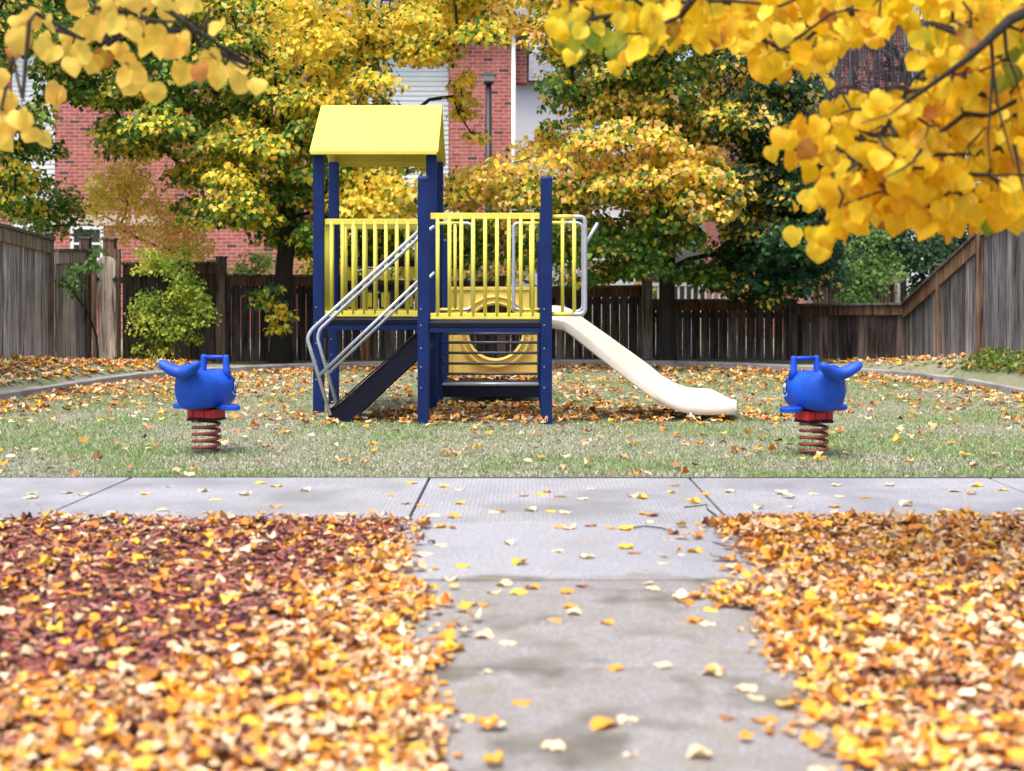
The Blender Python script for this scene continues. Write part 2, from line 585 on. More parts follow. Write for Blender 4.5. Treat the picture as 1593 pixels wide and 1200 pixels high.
def leaves_mesh(P, tip, nrm, size, col, templates, seed=0, rib=None):
    r = np.random.RandomState(seed)
    n = len(P)
    x, t, nn = frames(tip, nrm)
    ti = r.randint(0, len(templates), n)
    Vs, Ts, Cs = [], [], []
    base = 0
    for k, (TV, TT) in enumerate(templates):
        idx = np.where(ti == k)[0]
        if len(idx) == 0: continue
        s = size[idx][:, None, None]
        wsc = (0.8 + 0.3 * r.rand(len(idx)))[:, None, None]
        L = TV[None]
        W = (P[idx][:, None, :] + s * (L[..., 0:1] * wsc * x[idx][:, None, :] + L[..., 1:2] * t[idx][:, None, :] + L[..., 2:3] * nn[idx][:, None, :]))
        m_ = len(TV)
        Vs.append(W.reshape(-1, 3))
        Ts.append((TT[None] + (np.arange(len(idx)) * m_)[:, None, None]).reshape(-1, 3) + base)
        cq = np.repeat(col[idx], m_, axis=0) * (.9 + .2 * r.rand(len(idx) * m_))[:, None]
        if rib is not None:
            q = np.zeros(m_); q[[0, 14, 15]] = 1; q[16:20] = .35
            amt = (np.repeat(r.rand(len(idx)), m_) * np.tile(q, len(idx)) * .75)[:, None]
            cq = cq * (1 - amt) + np.array(rib) * amt
        Cs.append(cq)
        base += len(idx) * m_
    return np.concatenate(Vs), np.concatenate(Ts), np.concatenate(Cs)


def rvec(r, n, s=1.0):
    return r.normal(0, s, (n, 3))


# ------------------------------------------------------------ GROUND
kerb_px = [(0, 612), (100, 597), (200, 583), (300, 574.5), (400, 569), (480, 566), (560, 563.5), (700, 561), (850, 560), (1010, 561.5), (1100, 563.5), (1200, 567), (1300, 571.5), (1400, 578), (1500, 589), (1593, 606)]
kz = 0.10
KP = [(-5.75, 8.9), (-5.72, 10.5), (-5.6, 12.6)] + [gp(x, y, kz)[:2] for x, y in kerb_px] + [(5.5, 12.6), (5.62, 10.5), (5.65, 8.9)]


def smooth_poly(P, n=6):
    out = []
    Q = [P[0]] + list(P) + [P[-1]]
    for i in range(1, len(Q) - 2):
        p0, p1, p2, p3 = (np.array(q) for q in Q[i - 1:i + 3])
        for k in range(n):
            t = k / n
            out.append(.5 * ((2 * p1) + (-p0 + p2) * t + (2 * p0 - 5 * p1 + 4 * p2 - p3) * t * t + (-p0 + 3 * p1 - 3 * p2 + p3) * t ** 3))
    out.append(np.array(P[-1]))
    return np.array(out)


KS = smooth_poly(KP)


def kerb_half(Y):
    """x of the kerb on either side at depth Y (left, right)"""
    Y = np.asarray(Y, float)
    i = int(len(KS) / 2)
    L, R = KS[:i], KS[i:]
    return np.interp(Y, L[:, 1], L[:, 0], right=0), np.interp(Y, R[::-1, 1], R[::-1, 0], right=0)


def gz(X, Y):
    X = np.asarray(X, float); Y = np.asarray(Y, float)
    l, r = kerb_half(Y)
    out = np.maximum(l - X, X - r)
    k = np.clip(out / 0.55, 0, 1)
    rise = np.where(X < 0, .27, .36) * np.clip((20.2 - Y) / 4.0, 0.0, 1.15)
    base = np.where(Y > 20.2, 0.03, 0.07)
    z = np.where((out > 0) & (Y > 8.9), (base + rise * k) * np.clip(out / 0.08, 0, 1), 0)
    und = 0.012 * (vnoise(X, Y, 1.7, 5) - .5) * np.clip((Y - 8.9) / 2, 0, 1)
    return z + und


def grid(xs, ys, zf, name, m):
    X, Y = np.meshgrid(xs, ys)
    Z = zf(X, Y)
    V = np.stack([X, Y, Z], -1).reshape(-1, 3)
    nx = len(xs); ny = len(ys)
    i = np.arange(nx - 1)[None] + np.arange(ny - 1)[:, None] * nx
    T = np.concatenate([np.stack([i, i + 1, i + 1 + nx], -1).reshape(-1, 3), np.stack([i, i + 1 + nx, i + nx], -1).reshape(-1, 3)])
    return fast_mesh(name, V, T, np.ones((len(V), 3)), m, smooth=True)


xs = np.concatenate([[-90, -50, -30, -18, -12], np.arange(-9, 9.01, .12), [12, 18, 30, 50, 90]])
ys = np.concatenate([[-30, -12, 0], np.arange(2, 24.5, .12), [26, 30, 40, 60, 110]])
g = grid(xs, ys, gz, 'ground', M['turf']); tag(g, kind='structure')

# kerb
mb = MB()
K = KS
pr = [(-.075, -.06), (-.075, kz - .012), (-.062, kz), (.062, kz), (.075, kz - .012), (.075, -.06)]
V = []
for i in range(len(K)):
    a = K[max(0, i - 1)]; b = K[min(len(K) - 1, i + 1)]
    d = (b - a) / np.linalg.norm(b - a); nrm = np.array([-d[1], d[0]])
    for u, z in pr:
        q = K[i] + nrm * (u + .075)
        V.append((q[0], q[1], z + .008 * (rnd.random() - .5) * (z > 0)))
Fc = []
for i in range(len(K) - 1):
    for k in range(len(pr) - 1):
        Fc.append((i * 6 + k, i * 6 + k + 1, (i + 1) * 6 + k + 1, (i + 1) * 6 + k))
Fc += [tuple(range(6)), tuple((len(K) - 1) * 6 + k for k in range(6))[::-1]]
o = link_mesh('kerb', V, Fc, M['kerb'], smooth=False); tag(o, kind='structure')

# pavement slabs: cross pavement Y 7.0..8.66, path X -.62..1.05
o = MB().box(-14, 14, 6.9, 8.72, -.05, .004).box(-.66, 1.09, -.6, 6.895, -.05, .004).build('pavement_joints', M['joint']); tag(o, kind='structure')
yN, yF = 7.02, 8.655
mb = MB()
jf = [(-14, -14), (-9.2, -9.3), (-6.1, -6.1), (gp(190, 757)[0] - 1.75, gp(52, 817)[0] - 1.7), (gp(190, 757)[0], gp(52, 817)[0]), (gp(667, 752)[0], gp(632, 823)[0]), (gp(1073, 750)[0], gp(1137, 819)[0]), (2.85, 2.85), (4.6, 4.6), (7, 7), (14, 14)]
for (fa, na), (fb, nb) in zip(jf[:-1], jf[1:]):
    g_ = .007
    z1 = .026 + rnd.uniform(-.002, .002)
    mb.hexa([(na + g_, yN, -.04), (nb - g_, yN, -.04), (fb - g_, yF, -.04), (fa + g_, yF, -.04), (na + g_, yN, z1), (nb - g_, yN, z1), (fb - g_, yF, z1), (fa + g_, yF, z1)])
o = mb.build('pavement', M['walk'], bevel=.006); tag(o, kind='structure')
mb = MB()
mb.box(-.64, 1.07, 5.66, 7.012, -.04, .025)
o = mb.build('path', M['path_old'], bevel=.0025); tag(o, kind='structure')
mb = MB()
for y0, y1 in ((4.36, 5.648), (2.9, 4.348), (1.2, 2.888), (-.5, 1.188)):
    mb.box(-.64, 1.07, y0, y1, -.04, .022 + rnd.uniform(-.001, .001))
o = mb.build('path', M['path_old'], bevel=.0025); tag(o, kind='structure')
o = MB().box(-14, 14, 8.662, 8.70, -.04, .024).build('lawn_gap_shadow', M['joint']); tag(o, kind='structure')  # raised dark strip, its colour stands in for the shadowed gap beside the lawn
# planting beds
o = grid(np.linspace(-6, -.65, 60), np.linspace(-.5, 6.98, 70), lambda X, Y: .012 + .035 * vnoise(X, Y, .6, 3) * np.clip((-.65 - X) * 4, 0, 1) * np.clip((6.98 - Y) * 5, 0, 1), 'mulch_bed', M['mulch']); tag(o, kind='structure')
o = grid(np.linspace(1.08, 6, 60), np.linspace(-.5, 6.98, 70), lambda X, Y: .012 + .035 * vnoise(X, Y, .6, 4) * np.clip((X - 1.08) * 4, 0, 1) * np.clip((6.98 - Y) * 5, 0, 1), 'mulch_bed', M['mulch']); tag(o, kind='structure')

# ------------------------------------------------------------ grass blades
n = 300000
Yg = 8.70 + (rs.rand(n) ** 1.35) * 12.0
Xg = (rs.rand(n) - .5) * 2 * (Yg * .40 + .8)
l, r_ = kerb_half(Yg)
keep = (Xg > l + .02) & (Xg < r_ - .02)
pat = vnoise(Xg, Yg, 1.1, 21) * .6 + vnoise(Xg, Yg, .35, 22) * .4
under = np.exp(-(((Xg + .6) / 1.3) ** 2 + ((Yg - 13.4) / 1.2) ** 2))
keep &= rs.rand(n) < np.clip(.25 + 1.3 * pat - .5 * under, 0.08, 1)
Xg, Yg, pat = Xg[keep], Yg[keep], pat[keep]
n = len(Xg)
h = .012 + .020 * rs.rand(n) * (0.5 + pat)
an = rs.rand(n) * 6.283
wd = .0026 + .003 * rs.rand(n)
lean = rvec(rs, n, .7); lean[:, 2] = 1
lean[:, 1] -= .9 * (Yg < 8.80) * rs.rand(n); h = h * (1 + 1.0 * (Yg < 8.80) * (vnoise(Xg, Yg * 0, .12, 77) > .5))
lean /= np.linalg.norm(lean, axis=1, keepdims=True)
P0 = np.stack([Xg, Yg, gz(Xg, Yg)], 1)
wv = np.stack([np.cos(an), np.sin(an), np.zeros(n)], 1) * wd[:, None]
V = np.stack([P0 - wv, P0 + wv, P0 + lean * h[:, None]], 1).reshape(-1, 3)
T = np.arange(3 * n).reshape(-1, 3)
gcol = np.array([(.15, .29, .065), (.30, .40, .14), (.46, .45, .30), (.56, .55, .48), (.16, .15, .11)])
pg = np.clip((pat - .30) * 2.6 + .12 * np.sin(Xg * 3 + Yg), .12, .75)
ch = np.where(rs.rand(n) < pg, rs.randint(0, 2, n), rs.randint(2, 5, n))
cc = gcol[ch] * (0.75 + .5 * rs.rand(n))[:, None]
o = fast_mesh('grass', V, T, np.repeat(cc, 3, 0), M['grass'])
tag(o, 'short patchy green and straw grass of the playground lawn', 'grass', kind='stuff')

# ------------------------------------------------------------ dry leaves on the ground
DRY = np.array([(.74, .54, .33), (.66, .42, .22), (.80, .66, .45), (.84, .48, .055), (.78, .32, .03), (.58, .22, .04), (.38, .18, .08), (.13, .04, .022), (.86, .56, .09)])


def litter(name, X, Y, Z, size, w, label, seed, tilt=.24, tpl=None):
    r = np.random.RandomState(seed)
    n = len(X)
    a = r.rand(n) * 6.283
    tip = np.stack([np.cos(a), np.sin(a), r.normal(0, tilt * .6, n)], 1)
    nr = rvec(r, n, tilt); nr[:, 2] = 1
    w = np.array(w, float); w /= w.sum()
    c = DRY[r.choice(len(DRY), n, p=w)] * (.70 + .45 * r.rand(n))[:, None]
    V, T, Cc = leaves_mesh(np.stack([X, Y, Z], 1), tip, nr, size, c, tpl or TD, seed)
    o = fast_mesh(name, V, T, Cc, M['dry'], smooth=True)
    tag(o, label, 'leaf litter', kind='stuff')
    return o


def sample(n, x0, x1, y0, y1, dens, seed):
    r = np.random.RandomState(seed)
    X = x0 + (x1 - x0) * r.rand(n); Y = y0 + (y1 - y0) * r.rand(n)
    k = r.rand(n) < dens(X, Y)
    return X[k], Y[k]


WB = [5, 5, 2.2, 3.8, 5, 4, 2.6, 1.4, 2.2]


def dl(X, Y):      # left bed: mulch shows in the far left part
    edge = -.54 + .16 * (vnoise(X, Y, .25, 31) - .5) + .29 * np.clip((6.1 - Y) / 2.4, 0, 1)
    xb = -1.10 + (Y - 4) * .22
    d = np.clip((X - xb) * 3.0 + .5, .17, 1)
    d = np.maximum(d, np.clip((4.35 - Y - (X + 1.4) * -.2) * 2.2, 0, 1))
    d *= .55 + .7 * vnoise(X, Y, .3, 33)
    d = np.where(Y > 6.6, np.maximum(d, .22), d)
    spill = np.exp(-np.clip(X - edge, 0, 9) / .04)
    return d * spill * (Y < 6.99 + .04 * vnoise(X, Y, .2, 9))


def dr(X, Y):
    edge = .93 + .16 * (vnoise(X, Y, .3, 41) - .5) - .16 * np.exp(-((Y - 5.35) / .22) ** 2) - .06 * np.clip((5 - Y) / 1, 0, 1) + .1*np.exp(-((Y - 6.4) / .4) ** 2)
    d = .62 + .6 * vnoise(X, Y, .3, 43)
    spill = np.exp(-np.clip(edge - X, 0, 9) / .05)
    return d * spill * (Y < 6.99 + .04 * vnoise(X, Y, .2, 8))


X, Y = sample(33000, -3.6, .1, 2.7, 7.03, dl, 51)
Z = .035 + .045 * np.random.RandomState(1).rand(len(X)) * np.clip((-.4 - X) * 6, 0, 1)
litter('leaf_litter', X, Y, Z, .018 + .042 * np.random.RandomState(2).rand(len(X)) ** 1.3, WB, 'dense fallen leaves and red mulch left of the concrete path', 3)
X, Y = sample(33000, .5, 4.2, 2.7, 7.03, dr, 52)
Z = .035 + .045 * np.random.RandomState(1).rand(len(X)) * np.clip((X - .9) * 6, 0, 1)
litter('leaf_litter', X, Y, Z, .018 + .042 * np.random.RandomState(4).rand(len(X)) ** 1.3, WB, 'thick carpet of fallen leaves right of the concrete path', 5)


def dp(X, Y):      # playground lawn
    l, r = kerb_half(Y)
    ins = (X > l + .03) & (X < r - .03)
    edge = np.minimum(X - l, r - X)
    back = 20.4 - .09 * (X + .3) ** 2 - Y
    rim = np.exp(-np.clip(np.minimum(edge, back), 0, 9) / .38)
    left = np.clip(np.exp(-((X + 3.9) / 1.6) ** 2 - ((Y - 16.5) / 2.2) ** 2), 0, 1)
    und = np.exp(-((X + .25) / .95) ** 4 - ((Y - 13.1) / .75) ** 4)
    sl = np.exp(-((X - 1.1) / 1.2) ** 4 - ((Y - 12.9) / .5) ** 2)
    st = np.exp(-((X + 1.4) / .9) ** 4 - ((Y - 12.6) / .35) ** 2)
    mid = .22 * np.exp(-((X - .8) / 2.5) ** 2 - ((Y - 15.5) / 2.4) ** 2) + .25 * np.exp(-((X - 1.8) / 2.2) ** 2 - ((Y - 17.8) / .8) ** 2)
    d = .62 * rim + .22 * left + 1.0 * und + .85 * sl + .4 * st + .7 * mid
    d *= .35 + 1.1 * vnoise(X, Y, .45, 71)
    d += .012 + .02 * vnoise(X, Y, .8, 72)
    return np.where(ins, d, 0)


X, Y = sample(42000, -6, 6, 8.7, 20.9, dp, 53)
r_ = np.random.RandomState(6)
litter('leaf_litter', X, Y, gz(X, Y) + .022 + .025 * r_.rand(len(X)), .045 + .030 * r_.rand(len(X)), [4, 6, 2, 2, 4.5, 6, 5, 2, 1], 'brown and yellow leaves strewn over the playground lawn', 7)
r_ = np.random.RandomState(17); X = XB_ = -.80 + .92 * r_.rand(150); Y = 15.05 + .36 * r_.rand(150)
litter('leaf_litter', X, Y, .208 + .03 * r_.rand(150), .05 + .02 * r_.rand(150), WB, 'small drift of leaves on the low deck under the cream ring panel', 18)
X, Y = sample(6000, -7.2, -4.6, 14, 21, lambda X, Y: np.where(X < kerb_half(Y)[0] - .14, .75, 0), 54)
r_ = np.random.RandomState(8)
litter('leaf_litter', X, Y, gz(X, Y) + .02 + .02 * r_.rand(len(X)), .05 + .03 * r_.rand(len(X)), WB, 'fallen leaves on the bank between kerb and left fence', 9)
X, Y = sample(5000, 4.4, 6.4, 13.5, 21.2, lambda X, Y: np.where(X > kerb_half(Y)[1] + .16, .22, 0), 55)
r_ = np.random.RandomState(10)
litter('leaf_litter', X, Y, gz(X, Y) + .03 + .03 * r_.rand(len(X)), .05 + .02 * r_.rand(len(X)), WB, 'sparse fallen leaves between kerb and right fence', 11)

# right bank ground cover
X, Y = sample(5000, 4.6, 6.0, 13.5, 17.4, lambda X, Y: np.where(X > kerb_half(Y)[1] + .17, .9, 0), 56)
r_ = np.random.RandomState(12)
n = len(X)
nr = rvec(r_, n, .5); nr[:, 2] = 1
gc = np.array([(.10, .20, .03), (.18, .28, .05), (.36, .36, .08)])[r_.randint(0, 3, n)]
V, T, Cc = leaves_mesh(np.stack([X, Y, gz(X, Y) + .02 + .10 * r_.rand(n)], 1), rvec(r_, n, 1), nr, .04 + .04 * r_.rand(n), gc, TL, 5)
tag(fast_mesh('ground_cover', V, T, Cc, M['leaf']), 'low green ground cover on the bank behind the right kerb', 'ground cover', kind='stuff')


# mulch chips
def chips(X, Y, Z, seed, label):
    r = np.random.RandomState(seed); n = len(X)
    a = r.rand(n) * 6.283
    t = np.stack([np.cos(a), np.sin(a), r.normal(0, .25, n)], 1)
    nr = rvec(r, n, .4); nr[:, 2] = 1
    x, t, nn = frames(t, nr)
    L = (.015 + .028 * r.rand(n))[:, None]; W = (.003 + .005 * r.rand(n))[:, None]; H = .0025
    P = np.stack([X, Y, Z], 1)
    c8 = []
    for sz in (-1, 1):
        for sx, sy in ((-1, -1), (1, -1), (1, 1), (-1, 1)):
            c8.append(P + x * W * sx * (.5 + .5 * r.rand(n))[:, None] + t * L * sy * (.7 + .3 * r.rand(n))[:, None] + nn * H * sz)
    V = np.stack(c8, 1).reshape(-1, 3)
    q = [(4, 5, 6), (4, 6, 7), (0, 1, 5), (0, 5, 4), (1, 2, 6), (1, 6, 5), (2, 3, 7), (2, 7, 6), (3, 0, 4), (3, 4, 7)]
    T = (np.array(q)[None] + (np.arange(n) * 8)[:, None, None]).reshape(-1, 3)
    pal = np.array([(.38, .12, .085), (.26, .065, .05), (.09, .025, .03), (.38, .16, .14), (.30, .15, .11), (.05, .02, .02)])
    c = pal[r.randint(0, len(pal), n)] * (.7 + .6 * r.rand(n))[:, None]
    tag(fast_mesh('wood_chips', V, T, np.repeat(c, 8, 0), M['chips']), label, 'mulch', kind='stuff')


X, Y = sample(26000, -3.6, -.5, 2.9, 7.02, lambda X, Y: np.where(X < -.62, 1, .5) * np.exp(-np.clip(X + .62, 0, 9) / .05), 61)
chips(X, Y, .022 + .04 * np.random.RandomState(3).rand(len(X)), 62, 'reddish brown shredded wood mulch in the left bed')
X, Y = sample(20000, .95, 4.2, 2.9, 7.02, lambda X, Y: np.where(X > 1.06, 1, .4) * np.exp(-np.clip(1.06 - X, 0, 9) / .05), 63)
chips(X, Y, .022 + .04 * np.random.RandomState(3).rand(len(X)), 64, 'reddish brown shredded wood mulch in the right bed')

# loose leaves that can be counted, on the concrete
LEAFCOL = {'golden yellow': (.86, .50, .04), 'pale cream': (.70, .56, .34), 'burnt orange': (.78, .32, .035), 'dry brown': (.32, .14, .07)}
leafmesh = {}
for cn, c in LEAFCOL.items():
    for k, (TV, TT) in enumerate(TD):
        me = bpy.data.meshes.new('fallen_leaf')
        stem = [(0, .05, 0), (.02, -.3, .03), (-.02, -.3, .03)]
        V = np.concatenate([TV - [0, .4, TV[:, 2].min()], np.array(stem) - [0, .4, 0]])
        V[:, 2] += .02
        m0 = len(TV)
        me.from_pydata([tuple(v) for v in V], [], [tuple(t) for t in TT] + [(m0, m0 + 1, m0 + 2)])
        a = me.color_attributes.new('col', 'FLOAT_COLOR', 'POINT')
        q = np.ones((len(V), 4), np.float32); q[:, :3] = np.array(c) * rnd.uniform(.85, 1.15)
        a.data.foreach_set('color', q.ravel())
        me.materials.append(M['dry'])
        me.polygons.foreach_set('use_smooth', [True] * len(me.polygons))
        leafmesh[cn, k] = me
Y_, P_, O_, B_ = list(LEAFCOL)
known = [(50, 768, P_), (48, 775, P_), (60, 784, P_), (105, 767, P_), (130, 770, P_), (225, 769, Y_), (335, 778, Y_), (263, 757, P_), (317, 764, P_), (430, 757, Y_), (315, 765, P_), (286, 786, P_), (254, 794, P_), (428, 789, O_), (243, 807, P_), (330, 803, B_), (150, 795, P_), (96, 801, O_), (270, 820, P_), (405, 752, Y_), (382, 770, P_), (475, 764, P_), (608, 771, O_), (578, 796, O_), (590, 814, Y_), (545, 798, Y_), (528, 799, P_), (505, 801, P_), (640, 752, Y_), (690, 757, Y_), (632, 784, B_), (655, 786, O_), (716, 762, P_), (716, 783, Y_), (675, 802, P_), (705, 804, O_), (686, 820, O_), (770, 796, P_), (776, 795, B_), (815, 771, B_), (842, 769, Y_), (851, 765, O_), (871, 772, B_), (858, 795, Y_), (880, 797, P_), (825, 794, P_), (905, 776, P_), (918, 760, P_), (985, 772, P_), (1000, 775, Y_), (1003, 799, O_), (1015, 802, B_), (872, 820, O_), (885, 822, P_), (919, 818, B_), (948, 821, O_), (975, 823, Y_), (1010, 812, P_), (1048, 830, B_), (1045, 766, Y_), (1075, 777, Y_), (1050, 755, B_), (1122, 808, Y_), (1098, 768, O_), (1082, 782, Y_), (1135, 765, P_), (1215, 768, P_), (1227, 774, P_), (1265, 768, P_), (1306, 772, P_), (1300, 755, P_), (1299, 788, O_), (1300, 797, P_), (1180, 790, P_), (1230, 788, P_), (1345, 773, O_), (1410, 786, P_), (1485, 764, P_), (1511, 768, O_), (1560, 762, Y_), (1583, 793, P_), (1486, 804, O_), (1475, 793, P_), (1520, 756, Y_), (1385, 755, P_), (1420, 810, B_),
         (660, 862, P_), (686, 848, P_), (719, 880, Y_), (808, 877, Y_), (848, 888, P_), (792, 846, P_), (905, 842, O_), (867, 857, P_), (912, 867, P_), (975, 852, Y_), (988, 860, B_), (1030, 875, P_), (1080, 858, Y_), (1040, 840, Y_), (940, 893, P_), (672, 888, P_), (700, 900, P_), (785, 909, P_), (768, 920, P_), (828, 914, O_), (805, 920, Y_), (882, 920, O_), (905, 910, B_), (730, 940, Y_), (886, 942, O_), (893, 954, P_), (858, 964, O_), (945, 968, O_), (1015, 915, P_), (1065, 933, O_), (1097, 927, O_), (1120, 905, Y_), (1100, 970, P_), (1080, 965, O_), (752, 989, P_), (668, 912, O_), (657, 958, P_), (788, 999, P_), (706, 1010, Y_), (750, 1043, P_), (957, 1038, O_), (1035, 1033, P_), (1110, 1047, P_), (1160, 1070, P_), (1175, 1085, P_), (813, 1092, O_), (975, 1118, P_), (1130, 1115, B_), (1190, 1118, O_), (940, 1128, O_), (700, 1106, O_), (1090, 1175, P_), (985, 1172, P_), (1210, 1140, B_), (860, 1160, P_), (720, 890, Y_), (1000, 905, P_)]
marks = [(0, 'left of left joint'), (130, 'by left joint'), (230, 'below left whale'), (400, 'left of stair foot'), (510, 'below stair foot'), (590, 'below left posts'), (700, 'below tower middle'), (800, 'below right post'), (900, 'below upper slide'), (1010, 'below slide exit'), (1130, 'left of right whale'), (1215, 'below right whale'), (1330, 'right of right whale'), (1460, 'at far right')]
pmarks = [(0, 'by left leaf carpet'), (735, 'left of middle'), (850, 'right of middle'), (1000, 'near right leaf carpet'), (1150, 'touching right leaf carpet')]
info = {}
for px, py, cn in known:
    if py < 823:
        w = [m_[1] for m_ in marks if px >= m_[0]][-1]
        d = 'lawn edge' if py < 771 else ('middle' if py < 796 else 'near edge')
        key = '%s leaf on pavement %s %s' % (cn, d, w)
    else:
        w = [m_[1] for m_ in pmarks if px >= m_[0]][-1]
        d = 'pale first' if py < 905 else ('far damp' if py < 1010 else 'nearest damp')
        key = '%s leaf on %s path slab %s' % (cn, d, w)
    info.setdefault(key, []).append((px, py))
for px, py, cn in known:
    for key, v in info.items():
        if (px, py) in v and key.startswith(cn): break
    lab = key
    if len(v) > 1:
        k = sorted(v).index((px, py)); n_ = len(v)
        if n_ == 2: lab += ', %s one' % ('left', 'right')[k]
        else: lab += ', %s' % (('leftmost', 'second from left', 'third from left', 'fourth from left', 'fifth from left', 'sixth from left')[k] if k < n_ - 1 else 'rightmost')
    x, y, z = gp(px, py, .028)
    where = 'the cross pavement' if py < 823 else 'the path'
    o = bpy.data.objects.new('fallen_leaf', leafmesh[cn, rnd.randrange(len(TD))])
    C.objects.link(o)
    o.location = (x, y, .024 if py < 823 else .021)
    s = rnd.uniform(.050, .076); o.scale = (s * rnd.uniform(.85, 1.15), s, s * rnd.uniform(.3, .7))
    o.rotation_euler = (rnd.uniform(-.08, .08), rnd.uniform(-.08, .08), rnd.uniform(0, 6.28))
    tag(o, lab, 'leaf', 'loose fallen leaves on %s' % where)

# twigs on the pavement
tw = [([(1065, 790), (1100, 786), (1100, 792), (1118, 806), (1135, 818)], 'long thin dark twig beside the right pavement joint'),
      ([(985, 823), (1005, 819), (1030, 823), (1045, 829)], 'short thin dark twig at the near pavement edge, right of centre'),
      ([(1110, 845), (1128, 850), (1150, 853)], 'short black twig at the corner of the right leaf carpet'),
      ([(398, 806), (405, 816), (400, 820)], 'tiny upright black twig by the left bed on the pavement'),
      ([(1495, 816), (1505, 802), (1512, 796)], 'bent thin twig on the pavement at the far right'),
      ([(1390, 930), (1345, 938), (1300, 945), (1262, 948)], 'long brown stick lying across the right leaf carpet')]
for pts, lab in tw:
    zz = .03 if 'carpet' not in lab else .085
    P = [gp(a, b, zz) for a, b in pts]
    P = [(p[0], p[1], zz + .008 * rnd.random()) for p in P]
    c = P[0]
    t = MB().tube([(p[0] - c[0], p[1] - c[1], p[2] - c[2]) for p in P], [.0035] * (len(P) - 1) + [.0012], 6).build('twig', M['twig'], smooth=True, loc=c)
    tag(t, lab, 'twig')

# ------------------------------------------------------------ PLAY STRUCTURE
D0, D1, D2, D3 = 12.28, 13.34, 14.40, 15.46
XA, XB, XC = -1.934, -.871, .195
PS = thing('play_structure', 'yellow and navy playground climbing tower with white slide and silver handrails on the lawn', 'play structure', (XB, D1, 0))
OX, OY = XB, D1


def L(p): return (p[0] - OX, p[1] - OY, p[2])
def pbuild(mb, name, m, parent=PS, **k):
    mb.V = [L(v) for v in mb.V]
    return mb.build(name, m, parent, **k)


hw = .049
def post(x, y, top, cap):
    o = pbuild(MB().box(x - hw, x + hw, y - hw, y + hw, -.05, top), 'post', M['navy'], bevel=.007)
    if cap:
        mb = MB()
        n_ = 6
        # rounded cap
        V = []; ring = [(1.03, 0), (1.05, .012), (1.02, .03), (.86, .045), (.5, .052)]
        for s, z in ring:
            for k in range(16):
                t = 2 * math.pi * k / 16
                cx, sx = math.cos(t), math.sin(t)
                q = max(abs(cx), abs(sx)); rr = s * hw * (1 / q * .82 + .18)
                V.append((x + cx * rr, y + sx * rr, top + z))
        Fc = [(i * 16 + k, i * 16 + (k + 1) % 16, (i + 1) * 16 + (k + 1) % 16, (i + 1) * 16 + k) for i in range(4) for k in range(16)]
        Fc.append(tuple(64 + k for k in range(16)))
        mb.add(V, Fc)
        mb.V = [L(v) for v in mb.V]
        mb.build('post_cap', M['navy'], o, smooth=True)
    # bolts on the front face
    mb = MB()
    for z in (.86, 1.0, .66, .5, .32):
        if z < top:
            mb.tube([(x - .02, y - hw - .004, z), (x - .02, y - hw + .002, z)], .006, 8)
    mb.V = [L(v) for v in mb.V]
    mb.build('bolt', M['silver'], o)
    return o


zt = at(0, 283, D0)[2]
post(XB, D0, zt, True); post(XC, D0, zt, True)
rt = 2.46
post(XA, D1, rt, False); post(XB, D1, rt, False); post(XA, D2, rt, False); post(XB, D2, rt, False)
post(XC, D1, 1.9, True)
post(XC, D2, 1.30, True); post(XB, D3, 1.66, True); post(XC, D3, 1.66, True)
# small yellow label stub marks at foot of right front post
o = pbuild(MB().box(XC - .012, XC - .004, D0 - hw - .002, D0 - hw + .001, .03, .07).box(XC + .004, XC + .012, D0 - hw - .002, D0 - hw + .001, .03, .07), 'mark', M['white'])

# decks
DZ = .885
def deck(x0, x1, y0, y1, z, name='deck'):
    o = pbuild(MB().box(x0, x1, y0, y1, z - .045, z), name, M['perf'])
    pbuild(MB().box(x0, x1, y0 - .003, y0 + .03, z - .042, z - .008), 'deck_edge', M['black'], o)
    lip = MB(); xx = x0 + .01
    while xx < x1 - .02:
        lip.box(xx, xx + .012, y0 - .004, y0 + .02, z - .006, z + .006); xx += .021
    pbuild(lip, 'grating_lip', M['gunmetal'], o)
    return o
def sub(o):   # re-express a child built in structure space (deck origin is the root's) - nothing to do
    return o
deck(XB + hw, XC - hw, D0 - .03, D1 + .03, DZ)
deck(XA + hw, XB - hw, D1 - .03, D2 + .03, DZ)
deck(XB - hw + .1, XB + hw, D1 + hw, D2 - hw, DZ - .002)
# navy beams beneath
pbuild(MB().box(XB + hw, XC - hw, D0 - .028, D0 + .03, .795, .838), 'beam', M['navy'], bevel=.004)
pbuild(MB().box(XA + hw, XB - hw, D1 - .026, D1 + .03, .785, .838), 'beam', M['navy'], bevel=.004)
pbuild(MB().box(XA + hw, XB - hw, D2 - .02, D2 + .03, .765, .812), 'beam', M['navy'], bevel=.004)
pbuild(MB().box(XB + hw, XC - hw, D1 - .02, D1 + .03, .765, .812), 'beam', M['navy'], bevel=.004)
pbuild(MB().box(XB - .02, XB + .02, D0 + hw, D1 - hw, .77, .812), 'beam', M['navy'])
pbuild(MB().box(XC - .02, XC + .02, D0 + hw, D1 - hw, .77, .812), 'beam', M['navy'])


